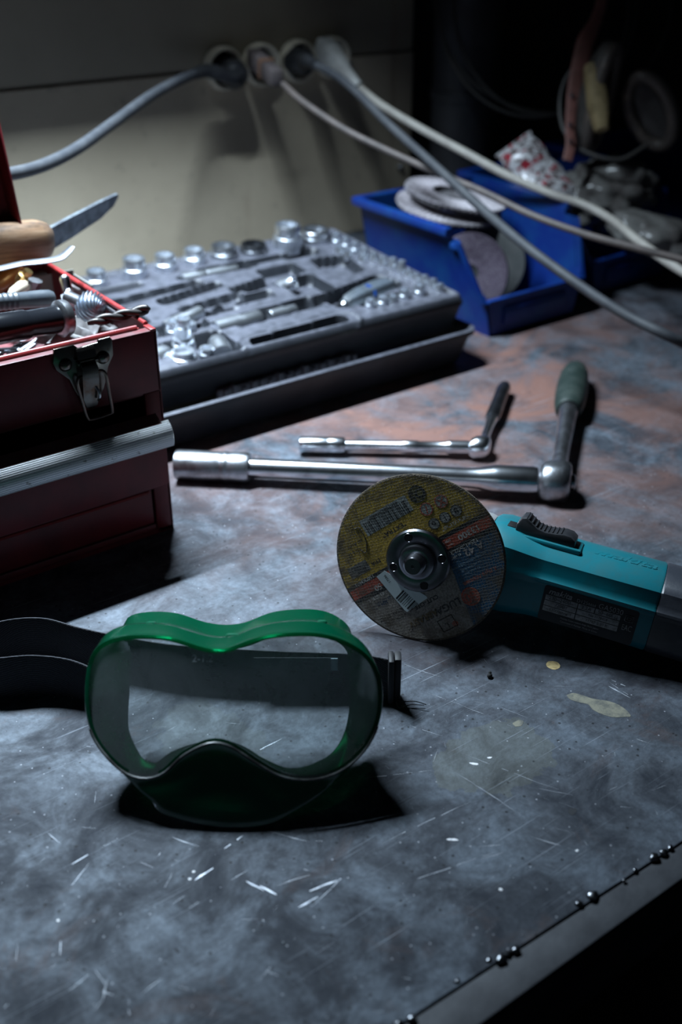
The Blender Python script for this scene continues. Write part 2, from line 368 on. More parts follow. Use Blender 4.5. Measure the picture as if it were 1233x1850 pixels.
def bars(w, h, n, seed):
    rr = random.Random(seed); xs = []; x = -w/2
    ws = [rr.choice((1, 1, 2, 3)) for _ in range(2*n)]; k = w/sum(ws)
    for i, q in enumerate(ws):
        if i % 2 == 0: xs.append((x, x+q*k))
        x += q*k
    vs_, fs = [], []
    for a, b in xs:
        i = len(vs_); vs_ += [(a, -h/2, 0), (b, -h/2, 0), (b, h/2, 0), (a, h/2, 0)]; fs.append((i, i+1, i+2, i+3))
    return vs_, fs

#==SETTING==
def struct(o): o['kind'] = 'structure'; return o
struct(G().box((0.8, 0.3, -0.825), (5.0, 5.0, 0.05)).obj('floor', FLOORM))
wb = struct(G().box((0.9, 1.43, 0.65), (5.0, 0.06, 2.9)).obj('wall_back', VOIDM))  # near-black colour stands in for the unlit wall right of the sheets
struct(G().box((0.8, 0.3, 2.1), (5.0, 5.0, 0.05)).obj('ceiling', FLOORM))
# painted sheets nailed over the wall: seam, lower sheet, upper sheet
G().box((0.0+0.31, 1.39, 0.257-0.35), (1.66, 0.02, 0.70), bev=0.001).obj('wall_panel', WALL, wb)
G().box((0.31, 1.391, 0.2605+0.45), (1.66, 0.018, 0.90), bev=0.001).obj('wall_panel', wall_material('shade_toned_upper_wall', 0.5), wb)  # upper sheet's colour darkened to paint in the shade high on the wall

#==BENCH LAMP (hangs over the bench, above the frame)==
lampT = thing('bench_lamp', 'long strip lamp hanging over the bench, above the picture, with added grey light-blocking hood', 'lamp', Matrix.Translation(LAMP))
HOODM = mat('hood_grey', (0.04, 0.04, 0.045), 0.6)
G().box((0, 0.0, 0.020), (0.50, 0.14, 0.006), bev=0.002).box((0, 0.070, -0.0665), (0.50, 0.003, 0.173), bev=0.001).box((0.25, 0.0, -0.030), (0.003, 0.14, 0.100), bev=0.001).box((0, -0.070, 0.006), (0.50, 0.003, 0.03), bev=0.001).obj('light_block_hood', HOODM, lampT)  # unseen hood, added so its rear skirt and right cap cut the light
for sx in (-0.21, 0.21): G().tube([(sx, 0, 0.023), (sx, 0, 1.1)], 0.003).obj('hanging_rod', HOODM, lampT)
#==WORKBENCH==
bench = thing('workbench', 'worn dark steel workbench with scratches, paint drips and a welded front edge', 'workbench', T(0.6, 0.23, 0))
def onbench(o):
    o.parent = bench; o.matrix_parent_inverse = Matrix.Identity(4); o.location = Vector(o.location) - Vector((0.6, 0.23, 0)); return o
onbench(G().prism([(-0.9, 0.2475), (0.214, 0.2475), (0.411, 0.2425), (0.9, 0.2415), (1.95, 0.2415), (1.95, 1.376), (-0.9, 1.376)], -0.004, 0, bev=0.0008).obj('steel_top', STEEL_TOP))
EDGEM = mat('rolled_steel_edge', (0.024, 0.026, 0.032), 0.68, 0.1, (0.05, 0.054, 0.062), 35, 0.35, 0.65, 0.4, 120, 0.0008)
onbench(G().box((0.525, 0.2370, -0.0035), (2.85, 0.023, 0.004), bev=0.0012).box((0.525, 0.2275, -0.028), (2.85, 0.004, 0.052), bev=0.0012).obj('edge_angle', EDGEM))
for (x, y) in ((-0.85, 0.27), (1.9, 0.27), (-0.85, 1.33), (1.9, 1.33)):
    onbench(G().box((x, y, -0.402), (0.05, 0.05, 0.796), bev=0.002).obj('leg', EDGEM))
WELD = mat('weld_bead', (0.22, 0.23, 0.25), 0.28, 1.0, (0.08, 0.08, 0.09), 90, 0.45, 0.65, 0.3, 300, 0.0005)
for (px, py, s_) in ((905, 1732, 3.0), (932, 1716, 2.6), (884, 1735, 1.6), (1046, 1633, 2.2), (1071, 1618, 3.2), (1182, 1549, 3.0), (1199, 1540, 2.4), (1212, 1531, 1.8), (918, 1722, 1.8), (826, 1773, 1.6), (745, 1840, 2.2), (720, 1850, 2.5), (1128, 1590, 1.2), (1148, 1572, 1.3)):
    p = onh(px, py, 0.0); s_ *= 0.001
    g = G(); bm = bmesh.new(); bmesh.ops.create_icosphere(bm, subdivisions=2, radius=1)
    for v in bm.verts:
        k = 1 + 0.18*math.sin(v.co.x*3.1+px) * math.cos(v.co.y*4+py)
        v.co = Vector((v.co.x*s_*1.15*k, v.co.y*s_*0.9*k, v.co.z*s_*0.6*k))
    g.bm(bm); o = g.obj('weld_bead', WELD); o.location = (p.x, p.y, 0.0002); onbench(o)
# paint marks: thin dried paint, each a piece of its own
def blob(cx, cy, rx, ry, ang, seed, n=40, rough=0.12, z=0.00012):
    rr = random.Random(seed); ph = [rr.uniform(0, 6.28) for _ in range(5)]; pts = []
    for k in range(n):
        a = 2*PI*k/n; q = 1 + rough*(math.sin(2*a+ph[0])+0.6*math.sin(3*a+ph[1])+0.5*math.sin(5*a+ph[2])+0.35*math.sin(9*a+ph[3]))
        x, y = rx*q*math.cos(a), ry*q*math.sin(a); c_, s__ = math.cos(ang), math.sin(ang)
        pts.append((cx + x*c_ - y*s__, cy + x*s__ + y*c_))
    return pts
def paint(name, m, pts, h=0.00015): return onbench(G().prism(pts, -0.0001, h).obj(name, m))
OCHRE = mat('ochre_paint', (0.62, 0.47, 0.22), 0.6, 0.0, (0.45, 0.33, 0.15), 300, 0.5, 0.6)
OLIVE = mat('dried_beige_paint', (0.19, 0.18, 0.135), 0.6, 0.0, (0.10, 0.10, 0.085), 160, 0.42, 0.62, 0.3, 400, 0.0003)
WHITEP = mat('white_paint', (0.78, 0.78, 0.80), 0.5, 0.0, (0.5, 0.52, 0.56), 300, 0.5, 0.7)
p = onh(1000, 1202, 0); paint('paint_drip', OCHRE, blob(p.x, p.y, 0.0046, 0.0050, 0.3, 3, rough=0.025))['label'] = 'round ochre drip'
p = onh(1082, 1273, 0); d_ = onh(1140, 1293, 0) - onh(1024, 1255, 0)
def beige():
    a = math.atan2(d_.y, d_.x); q0 = onh(1024, 1256, 0); L = d_.length; up_, dn = [], []
    prof = [(0, 0), (0.08, .0045), (0.22, .0052), (0.36, .0050), (0.46, .0060), (0.62, .0078), (0.78, .0072), (0.92, .0040), (1, 0)]
    lo2 = [(0.92, -.0028), (0.78, -.0066), (0.62, -.0074), (0.46, -.0058), (0.36, -.0022), (0.22, -.0030), (0.08, -.0030)]
    P_ = smooth_path([(L*x, y, 0) for x, y in prof + lo2 + [(0, 0)]], 4)[:-1]
    return [(q0.x + v.x*math.cos(a) - v.y*math.sin(a), q0.y + v.x*math.sin(a) + v.y*math.cos(a)) for v in P_]
paint('paint_drip', OLIVE, beige())['label'] = 'long beige drip'
for (px, py, l_, w_, a, s_) in ((857, 1380, 2.6, 1.0, -0.9, 1), (885, 1369, 1.6, 0.7, -0.6, 2), (818, 1517, 3.0, 0.9, -0.7, 3), (937, 1307, 3.6, 3.0, 0, 4), (905, 1607, 1.0, .9, 0, 5), (105, 1663, .8, .8, 0, 6), (1043, 1537, .9, .8, 0, 7), (746, 1150, 4.5, 1.3, -0.9, 8), (727, 1147, 1.3, 1.2, 0, 9), (343, 1588, .9, .8, 0, 10), (350, 1575, .8, .7, 0, 11), (1035, 1466, 3, 2.4, 0.6, 12)):
    p = onh(px, py, 0); m = WHITEP if s_ not in (4, 12) else OLIVE if s_ == 4 else mat('dark_spot', (0.012, 0.014, 0.018), 0.5)
    paint('paint_drip', m, blob(p.x, p.y, l_*0.001, w_*0.001, a, s_, 16))
# bright scratches and scuffs
def scratches():
    rr = random.Random(11); g = G()
    def line(p, q, w_, wig=0.0006):
        p, q = Vector(p[:2]), Vector(q[:2]); L = (q-p).length; n = max(3, int(L/0.004)); d = (q-p)/n; nx = Vector((-d.y, d.x)).normalized()
        off = 0; prev = None; vs_ = []; fs = []
        for i in range(n+1):
            off += rr.uniform(-wig, wig)*0.5; c = p + d*i + nx*off; ww = w_*(0.25+0.75*rr.random())*math.sin(PI*(i+0.4)/(n+0.8))
            vs_ += [(c.x+nx.x*ww, c.y+nx.y*ww, 0.00009), (c.x-nx.x*ww, c.y-nx.y*ww, 0.00009)]
            if i and rr.random() < 0.88: fs.append((2*i-2, 2*i-1, 2*i+1, 2*i))
        g.add(vs_, fs)
    def px(a, b, c, d, w_=0.00022): line(onh(a, b, 0), onh(c, d, 0), w_)
    for t in ((768, 1250, 895, 1298), (895, 1298, 952, 1326), (820, 1355, 1035, 1435), (640, 1408, 780, 1390), (690, 1525, 852, 1452), (815, 1390, 948, 1478), (975, 1425, 1035, 1436),
              (910, 1540, 870, 1552), (958, 1510, 1040, 1537), (1100, 1232, 1143, 1262), (905, 1278, 955, 1298), (1150, 1335, 1178, 1346), (720, 1600, 905, 1535), (560, 1640, 640, 1560), (500, 1600, 560, 1580), (130, 1600, 160, 1560),
              (1110, 1455, 1145, 1460), (865, 1530, 905, 1525), (600, 1240, 700, 1262), (740, 1310, 800, 1330), (480, 1500, 560, 1520), (300, 1508, 360, 1530), (730, 1200, 800, 1225)):
        px(*t)
    for t in ((1100, 1240, 1140, 1262), (1105, 1228, 1130, 1240), (470, 1600, 500, 1616), (352, 1590, 385, 1568), (445, 1592, 478, 1608), (540, 1640, 575, 1620), (560, 1610, 610, 1590), (130, 1562, 160, 1545), (405, 1533, 440, 1510), (460, 1360, 510, 1335)):
        px(*t, w_=0.0008)
    for _ in range(230):
        a, b = rr.uniform(0, 1233), rr.uniform(620, 1850); p = onh(a, b, 0)
        if p.y < 0.25: continue
        an = rr.choice((0.5, -0.75, 1.3, 0.1, 2.0)) + rr.gauss(0, 0.25); L = rr.uniform(0.002, 0.014)
        line(p, (p.x+L*math.cos(an), p.y+L*math.sin(an)), rr.uniform(0.00004, 0.00013))
    for _ in range(420):
        a, b = rr.uniform(0, 1233), rr.uniform(620, 1850); p = onh(a, b, 0)
        if p.y < 0.25: continue
        s_ = rr.uniform(0.00006, 0.00020)
        g.add([(p.x-s_, p.y, .0001), (p.x, p.y-s_*.8, .0001), (p.x+s_*1.2, p.y, .0001), (p.x, p.y+s_, .0001)], [(0, 1, 2, 3)])
    return g
SCR = mat('bare_metal_scratch', (0.50, 0.53, 0.58), 0.45, 0.3, (0.26, 0.28, 0.32), 120, 0.4, 0.6)
o = scratches().obj('scratch_marks', SCR, recalc=False); o['kind'] = 'stuff'; onbench(o)

#==GOGGLES==
GC = onh(420, 1272, 0.0622)
el = rad(34)
gn = (-Fv*math.cos(el) + Zv*math.sin(el)); gu = (Fv*math.sin(el) + Zv*math.cos(el))
GS = (CH-0.0622)/(-ray(420, 1272).z)/FPX
gM = basis(GC, Rv, gu, gn)
gM0 = gM.copy()
LP = [(146,1262),(148,1223),(153,1196),(163,1175),(186,1160),(214,1153),(243,1150),(272,1150),(298,1152),(324,1158),(347,1166),(370,1173),(396,1177),(420,1172),(441,1162),(467,1153),(493,1148),(530,1145),(565,1145),(596,1150),(623,1160),(648,1173),(670,1191),(686,1220),(691,1250),(690,1282),(684,1310),(675,1333),(660,1356),(642,1375),(614,1394),(584,1404),(555,1407),(532,1405),(510,1400),(487,1389),(470,1377),(454,1368),(438,1356),(422,1346),(405,1339),(389,1337),(372,1340),(357,1347),(341,1356),(324,1366),(313,1379),(303,1391),(288,1400),(272,1405),(253,1405),(234,1401),(213,1389),(195,1373),(177,1354),(162,1333),(153,1308),(148,1285)]
LP = [((x-420)*GS, (1272-y)*GS) for x, y in LP][::-1]        # now counter-clockwise
def resample(P, n):
    P = [Vector((x, y)) for x, y in P]; m = len(P); d = [0]
    for i in range(m): d.append(d[-1] + (P[(i+1) % m]-P[i]).length)
    out = []
    xs = [p.x for p in P] + [P[0].x]; ys = [p.y for p in P] + [P[0].y]
    for k in range(n):
        s_ = d[-1]*k/n; out.append((float(np.interp(s_, d, xs)), float(np.interp(s_, d, ys))))
    return out
NL = 120; LP = resample(LP, NL)
for _ in range(2): LP = [((LP[i-1][0]+2*LP[i][0]+LP[(i+1) % NL][0])/4, (LP[i-1][1]+2*LP[i][1]+LP[(i+1) % NL][1])/4) for i in range(NL)]
def wrapz(x): return -1.7*x*x
nrm = []
for i in range(NL):
    a, b = Vector(LP[i-2]), Vector(LP[(i+2) % NL]); d = (b-a).normalized(); nrm.append((d.y, -d.x))
def ring(off_, dz, top=0, bot=0, side=0, blend=0.0, nose=1.0):
    out = []
    for i, (x, y) in enumerate(LP):
        off = off_ if y > 0 else off_*(nose + (1-nose)*min(1, max(0, abs(x)-0.012)/0.04))
        nx, ny = nrm[i]; ox, oy = x + nx*off, y + ny*off
        wt = max(0, ny)**1.0; wb = max(0, -ny); ws = abs(nx)
        oy += top*wt*(1 if y > 0 else 0); ox += side*nx*ws
        if y < 0:   # lower part blends towards a smooth chin line
            chin = -0.0710 + 0.047*(x/0.085)**2
            k = blend*min(1, -y/0.02); oy = oy*(1-k) + min(oy, chin)*k if abs(x) < 0.0925 else oy
        dd = dz*(1 - 0.95*min(1, max(0, -oy)/0.050))
        out.append((ox, oy, wrapz(ox) + dd))
    return out
goggles = thing('safety_goggles', 'green safety goggles with clear lens and black strap, standing on bench', 'goggles', gM)
g = G()
outer = [ring(-0.0018, 0.0015), ring(0.0006, 0.0018), ring(0.0012, 0.0004), ring(0.0010, -0.002, top=0.001, blend=0.15), ring(0.0008, -0.007, top=0.0060, side=-0.001, blend=0.45), ring(0.0005, -0.013, top=0.0068, side=-0.003, blend=0.75), ring(0.0, -0.020, top=0.0045, side=-0.007, blend=0.9), ring(0.0, -0.030, top=0.0068, side=-0.012, blend=0.97), ring(0.0015, -0.042, top=0.0118, side=-0.018, blend=1.0), ring(-0.0035, -0.0435, top=0.0085, side=-0.014, blend=0.60), ring(-0.0090, -0.0430, top=0.0068, side=-0.009, blend=0.10, nose=0.3), ring(-0.0086, -0.0415, top=0.0068, side=-0.009, blend=0.10, nose=0.3)]
inner = [ring(-0.0035, -0.0418, top=0.0080, side=-0.014, blend=0.58), ring(-0.0010, -0.039, top=0.0102, side=-0.017, blend=0.96), ring(-0.0016, -0.029, top=0.0056, side=-0.012, blend=0.93), ring(-0.0016, -0.020, top=0.0032, side=-0.007, blend=0.86), ring(-0.0012, -0.013, top=0.0054, side=-0.003, blend=0.71), ring(-0.0008, -0.007, top=0.0046, side=-0.001, blend=0.40), ring(-0.0006, -0.0025, blend=0.1), ring(-0.0018, -0.0012)]
g.loft(outer + inner + [outer[0]], cap0=False, cap1=False)
g.obj('goggle_frame', MATS['green_pvc'], goggles, ang=60)
g = G(); ls = [[(x*k, y*k if True else y, wrapz(x*k)) for (x, y) in LP] for k in (1.0,)]
def lens(dz):
    bm = bmesh.new(); vs_ = [bm.verts.new((x, y, 0)) for x, y in LP]; bm.faces.new(vs_)
    bmesh.ops.triangulate(bm, faces=bm.faces)
    for x in np.linspace(-0.09, 0.09, 25):
        bmesh.ops.bisect_plane(bm, geom=list(bm.verts)+list(bm.edges)+list(bm.faces), plane_co=(float(x), 0, 0), plane_no=(1, 0, 0))
    for v in bm.verts: v.co.z = wrapz(v.co.x) + dz
    return bm
g = G().bm(lens(0.0004)); g.obj('lens', MATS['clear_lens'], goggles, ang=60)
LENSMARK = mat('moulded_mark', (0.75, 0.85, 0.9), 0.5)
vs_, fs = text_geo('2-1.2', 0.0062); G().add([(x-0.0175, y+0.0262, wrapz(x-0.0175)+0.0008) for x, y, z in vs_], fs).obj('moulded_number', LENSMARK, goggles)
# dark sealing lip along the lower lens edge
pts = [(x, y, wrapz(x)+0.0022) for (x, y) in LP if y < -0.012 and abs(x) < 0.088]
i0 = [i for i in range(NL) if LP[i][1] < -0.012 and abs(LP[i][0]) < 0.088]
seq = [(LP[i][0]+nrm[i][0]*0.0006, LP[i][1]+nrm[i][1]*0.0006, wrapz(LP[i][0])+0.0018) for i in i0]
seq.sort(key=lambda q: math.atan2(q[1]-0.05, q[0]))
g = G().tube(seq, 0.0009, n=6); g.obj('lens_seal', mat('grimy_seal', (0.10, 0.11, 0.11), 0.35, 0, (0.02, 0.02, 0.02), 80, 0.4, 0.6), goggles)
for sx, nm in ((-0.052, 'vent'), (0.052, 'vent'), (0.0, 'vent')):
    k = min(range(NL), key=lambda i: abs(LP[i][0]-sx) + (0 if LP[i][1] > 0 else 1)); x, y = LP[k]
    G().box((x, y+0.0064, wrapz(x)-0.0115), (0.006 if sx else 0.008, 0.0035, 0.007), bev=0.0015).obj('vent', mat('green_vent', (0.0, 0.12, 0.055), 0.4), goggles)
inv = gM0.inverted()
def ribbon(P, h, th, up=Zv, lean=None, M=I4):
    P = smooth_path(P, 8); loops = []
    for i, p in enumerate(P):
        t = (P[min(i+1, len(P)-1)] - P[max(i-1, 0)]); t.z = 0; t.normalize(); s_ = Vector((t.y, -t.x, 0)) * th/2
        u = up*h
        loops.append([tuple(p+s_), tuple(p-s_), tuple(p-s_+u*0.02-s_*0), tuple(p-s_+u*0.98), tuple(p-s_*0.5+u), tuple(p+s_*0.5+u), tuple(p+s_+u*0.98), tuple(p+s_+u*0.02)])
    return G().loft(loops, M)
SP = [RF(-0.140, 0.532, 0.003), RF(-0.155, 0.552, 0.001), RF(-0.178, 0.567, 0.0006), RF(-0.205, 0.572, 0.0006), RF(-0.235, 0.569, 0.0006), RF(-0.252, 0.578, 0.0006), RF(-0.250, 0.600, 0.0006), RF(-0.232, 0.612, 0.0006), RF(-0.207, 0.614, 0.0006), RF(-0.180, 0.603, 0.0006), RF(-0.150, 0.593, 0.0006), RF(-0.11, 0.583, 0.0006), RF(-0.05, 0.577, 0.0006), RF(0.0, 0.574, 0.0006), RF(0.020, 0.571, 0.0008), RF(0.0320, 0.567, 0.001)]
ribbon(SP, 0.0325, 0.0016, M=inv).obj('strap', STRAP, goggles)
g = G()
bk = basis(RF(0.0330, 0.566, 0.0012), Rv, Fv, Zv)
g.box((0, 0, 0.018), (0.004, 0.013, 0.036), inv @ bk, bev=0.0015); g.box((0.0045, 0.002, 0.018), (0.0045, 0.010, 0.034), inv @ bk, bev=0.001)
g.obj('buckle', mat('matte_black', (0.012, 0.012, 0.014), 0.6), goggles)
tg = basis(RF(-0.030, 0.5725, 0.0255), Rv, Fv, Zv)
G().box((0, 0, 0), (0.056, 0.0002, 0.0105), inv @ tg).obj('strap_tag', mat('faded_tag', (0.045, 0.055, 0.06), 0.7), goggles)
G().box((0.0255, -0.0006, 0), (0.0045, 0.0006, 0.0100), inv @ tg).obj('tag_edge', mat('pale_tag', (0.22, 0.30, 0.33), 0.7), goggles)
g = G(); bk2 = basis(RF(-0.150, 0.533, 0.004), Rv, Fv, Zv)
g.box((0.008, 0, 0.018), (0.004, 0.012, 0.034), inv @ bk2, bev=0.0015); g.obj('buckle', BLACKP, goggles)
g = G().tube([inv @ RF(0.037, 0.566, 0.003), inv @ onh(725, 1267, 0.003), inv @ onh(750, 1267, 0.0045), inv @ onh(771, 1273, 0.004)], 0.00035, n=6, sm=5)
g.tube([inv @ RF(0.037, 0.564, 0.001), inv @ onh(722, 1279, 0.001), inv @ onh(742, 1273, 0.002), inv @ onh(767, 1274, 0.002)], 0.0003, n=6, sm=5).obj('loose_thread', BLACKP, goggles)

#==GRINDER==
dn = RF(-0.33, -0.919, 0.219).normalized(); dd = RF(0.925, -0.36, -0.100); dd = (dd - dn*dd.dot(dn)).normalized(); dy = dn.cross(dd)
DC = onh(758, 1010, 0.0612); grM = basis(DC, dd, dy, dn)
grinder = thing('angle_grinder', 'teal angle grinder lying behind goggles with yellow printed cutting wheel', 'grinder', grM)
R_ = 0.0622
wheel = G().lathe([(0.011, -0.0012), (R_-0.0006, -0.0012), (R_, -0.0008), (R_, 0.0), (R_-0.0005, 0.0003), (0.011, 0.0003), (0.011, -0.0012)], n=96, cap0=False, cap1=False)
GRIT = mat('abrasive_edge', (0.16, 0.125, 0.085), 0.8, 0, (0.06, 0.05, 0.04), 500, 0.4, 0.6, 0.8, 900, 0.0008)
wheel = wheel.obj('cutting_wheel', GRIT, grinder, ang=50)
# alpha: direction of local X seen in the picture
ALPHA = rad(14); TA = rad(31)
pr = Matrix.Rotation(ALPHA+TA, 4, 'Z')
def uv(x, y):   # zoom pixel on the wheel -> wheel print frame (u along the lettering, v across)
    X, Y = (x-612)/8.56e3, (615-y)/8.56e3
    return X*math.cos(TA)+Y*math.sin(TA), -X*math.sin(TA)+Y*math.cos(TA)
bm = bmesh.new(); N = 96
vs_ = [bm.verts.new((0.0608*math.cos(2*PI*k/N), 0.0608*math.sin(2*PI*k/N), 0.00036)) for k in range(N)]; bm.faces.new(vs_)
a, b = Vector(uv(788, 590)), Vector(uv(935, 1012)); ab = (b-a).normalized(); abn = Vector((-ab.y, ab.x))
for co, no in (((0, 0.0068, 0), (0, 1, 0)), ((0, 0.0036, 0), (0, 1, 0)), ((0, -0.0040, 0), (0, 1, 0)), ((0, -0.0080, 0), (0, 1, 0)), ((a.x, a.y, 0), (abn.x, abn.y, 0))):
    bmesh.ops.bisect_plane(bm, geom=list(bm.verts)+list(bm.edges)+list(bm.faces), plane_co=co, plane_no=no)
g = G(); fs = []; mi = []
for f in bm.faces:
    c = f.calc_center_median(); v = c.y
    if v > 0.0068: m_ = 0
    elif v > 0.0036: m_ = 1
    elif v > -0.0040: m_ = 2
    elif v > -0.0080: m_ = 1
    else: m_ = 3 if (Vector((c.x, c.y))-a).dot(abn) > 0 else 4
    mi.append(m_)
bm.verts.index_update(); g.v = [v.co[:] for v in bm.verts]; g.f = [tuple(v.index for v in f.verts) for f in bm.faces]; g.mi = mi; bm.free()
PM = [print_mat('yellow_ink', (0.78, 0.50, 0.05)), print_mat('black_ink', (0.02, 0.022, 0.028)), print_mat('red_ink', (0.75, 0.12, 0.06)), print_mat('blue_ink', (0.015, 0.13, 0.27)), print_mat('bare_fibre', (0.42, 0.38, 0.33))]
pl = g.obj('printed_label', PM, wheel, recalc=False); pl.matrix_local = pr
WI = print_mat('pale_ink', (0.88, 0.86, 0.80)); BI = PM[1]; RI = PM[2]; NI = print_mat('navy_ink', (0.02, 0.07, 0.16))
def wtext(txt, x, y, size, m, ro=0, name='printed_lettering', sx=1.0, shear=0.0, z=0.00052):
    u, v = uv(x, y); vs_, fs = text_geo(txt, size*0.001, shear, off=size*0.000026, sx=sx); c_, s_ = math.cos(PI+ro), math.sin(PI+ro)
    o = G().add([(u+p[0]*c_-p[1]*s_, v+p[0]*s_+p[1]*c_, z) for p in vs_], fs).obj(name, m, wheel, recalc=False); o.matrix_local = pr; return o
def wrect(x, y, w_, h_, m, ro=0, z=0.00042, name='printed_panel', pts=None):
    u, v = uv(x, y); c_, s_ = math.cos(ro), math.sin(ro); w_ *= .0005; h_ *= .0005
    q = [(-w_, -h_), (w_, -h_), (w_, h_), (-w_, h_)] if pts is None else pts
    o = G().add([(u+a_*c_-b_*s_, v+a_*s_+b_*c_, z) for a_, b_ in q], [tuple(range(len(q)))]).obj(name, m, wheel, recalc=False); o.matrix_local = pr; return o
wrect(414, 348, 40.5, 12.5, print_mat('barcode_ground', (0.60, 0.66, 0.66)))
vs_, fs = bars(37, 9.5, 30, 5); u, v = uv(420, 355); o = G().add([(u+x*.001, v+(y-0.7)*.001, .00052) for x, y, z in vs_], fs).obj('barcode', BI, wheel, recalc=False); o.matrix_local = pr
wtext('4607085303000', 398, 316, 3.1, BI, sx=1.25)
wtext('"EXTRA"', 462, 435, 4.6, BI, sx=1.15); wtext('EPA', 335, 648, 4.0, BI, sx=1.2)
wtext('ГОСТ', 192, 450, 3.2, BI, 1.3)
o = G(); u, v = uv(222, 530)
o.tube([(u+0.004, v+0.010, .0006), (u+0.0078, v+0.0085, .0006), (u+0.0065, v-0.002, .0006), (u+0.0015, v-0.009, .0006), (u-0.001, v-0.004, .0006)], 0.0003, n=6, sm=6).obj('printed_line', BI, wheel).matrix_local = pr
wtext('мс 8 м/с', 205, 540, 3.4, BI, 0.0); wtext('125 А 54', 200, 590, 3.0, BI, 0)
wrect(222, 702, 17, 8.5, print_mat('faded_panel', (0.24, 0.235, 0.21)))
for k, s_ in enumerate(('GOST R 52588', 'EN 12413', 'Made in Russia')): wtext(s_, 232+k*6, 682+k*20, 1.9, BI)
wtext('7/8"x1/21"x5"', 845, 372, 3.5, WI, sx=1.15)
wtext('13300', 925, 430, 6.0, WI, sx=1.2); wtext('RPM', 795, 490, 2.4, WI); wtext('min-1', 812, 514, 2.2, WI)
wtext('125x1,2x22,2', 895, 520, 4.0, WI, sx=1.05); wtext('A 42', 950, 530, 7.2, print_mat('pale_ink_large', (0.70, 0.62, 0.58)), sx=1.1)
wtext('41 HRC', 842, 585, 2.6, WI); 
wtext('для нержавеющей стали', 920, 610, 2.3, print_mat('sky_ink', (0.30, 0.48, 0.60))); wtext('for stainless steel', 935, 640, 2.3, MATS['sky_ink'])
wtext('for metal, inox', 940, 668, 2.1, MATS['sky_ink'])
wtext('А Луга Абразив', 985, 700, 3.8, print_mat('coral_ink', (0.75, 0.20, 0.12)), sx=0.95)
def disc_print(x, y, r, m, m2=None, name='printed_emblem', sym=None):
    u, v = uv(x, y)
    o = G().prism([(u+a_, v+b_) for a_, b_ in circ(24, r*.001)], .0004, .00048).obj(name, m, wheel); o.matrix_local = pr
    if m2:
        g_ = G(); n_ = 24; g_.loft([[(u+a_, v+b_, .00056) for a_, b_ in circ(n_, r*.001)], [(u+a_, v+b_, .00056) for a_, b_ in circ(n_, r*.00083)]], cap0=False, cap1=False); o = g_.obj('printed_ring', m2, wheel, recalc=False); o.matrix_local = pr
    if sym: wtext(sym, x, y, r*1.5, m2 if m2 is RI else BI)
CI = print_mat('circle_ground', (0.55, 0.55, 0.52)); YI = print_mat('worn_yellow', (0.24, 0.19, 0.05))
disc_print(615, 205, 6.4, YI, BI, sym='OS'); disc_print(670, 297, 4.8, CI, RI, sym='/'); disc_print(762, 245, 4.9, CI, RI, sym='X'); disc_print(851, 300, 4.3, CI, BI, sym='8'); disc_print(782, 345, 4.1, CI, BI, sym='!'); disc_print(714, 387, 4.2, CI, BI, sym='o')
disc_print(925, 835, 6.9, print_mat('emblem_ground', (0.40, 0.20, 0.16)), RI, sym='80')
wtext('150°KM/Ч', 255, 772, 3.6, WI, sx=1.1); wtext('50', 340, 810, 6.0, WI); wtext('80 м/с', 262, 845, 4.6, print_mat('rose_ink', (0.36, 0.16, 0.12)), sx=1.1)
wtext('41 STR.41', 320, 880, 3.5, WI, sx=1.1)
wtext('Ø 125 мм', 370, 898, 3.0, NI); wtext('MM x 1,2', 345, 930, 3.6, NI)
wtext('METAL STEEL', 425, 985, 3.6, BI, sx=1.15); wtext('INOX STAL', 445, 1015, 3.2, BI, sx=1.15)
wtext('CUT-OFF', 645, 890, 4.4, BI, sx=1.15); wtext('LUGA', 785, 905, 7.6, BI, sx=1.05, shear=0.1); wtext('ABRASIV', 625, 995, 6.4, print_mat('amber_ink', (0.20, 0.12, 0.02)), sx=1.0, shear=0.2)
wtext('ABRASIV', 632, 1000, 6.4, BI, sx=1.0, shear=0.2, z=0.0005)
wtext('®', 540, 1080, 4, BI)
u, v = uv(775, 1020); o = G().tube([(u-.006, v-.0045, .0005), (u+.006, v-.0045, .0005), (u+.006, v+.0045, .0005), (u-.006, v+.0045, .0005), (u-.006, v-.0045, .0005)], .0004, n=4).obj('printed_frame', BI, wheel); o.matrix_local = pr
wtext('L', 775, 1030, 6.0, BI); disc_print(825, 1018, 2.3, RI)
# price sticker under the nut
stM = print_mat('sticker_paper', (0.50, 0.60, 0.60)); STK = mat('sticker_paper_clean', (0.74, 0.86, 0.86), 0.5)
o = G().prism([((x-612)/8.56e3, (615-y)/8.56e3) for x, y in ((335, 742), (388, 700), (650, 850), (655, 862), (522, 962), (505, 950))][::-1], .0006, .0008).obj('price_sticker', STK, wheel); o.matrix_local = Matrix.Rotation(ALPHA, 4, 'Z')
sa = math.atan2(-(942-862), 500-452) ; 
vs_, fs = bars(15, 9, 11, 9); ux, uy = (525-612)/8.56e3, (615-890)/8.56e3; ro = rad(-42)
o2 = G().add([(ux+(x*math.cos(ro)-y*math.sin(ro))*.001, uy+(x*math.sin(ro)+y*math.cos(ro))*.001, .0009) for x, y, z in vs_], fs).obj('sticker_barcode', mat('plain_black_ink', (0.01, 0.01, 0.012), 0.6), wheel, recalc=False); o2.matrix_local = Matrix.Rotation(ALPHA, 4, 'Z')
vs_, fs = text_geo('17586', 0.0028); ux, uy = (405-612)/8.56e3, (615-752)/8.56e3; ro = rad(128)
o2 = G().add([(ux+x*math.cos(ro)-y*math.sin(ro), uy+x*math.sin(ro)+y*math.cos(ro), .0009) for x, y, z in vs_], fs).obj('sticker_number', MATS['plain_black_ink'], wheel, recalc=False); o2.matrix_local = Matrix.Rotation(ALPHA, 4, 'Z')
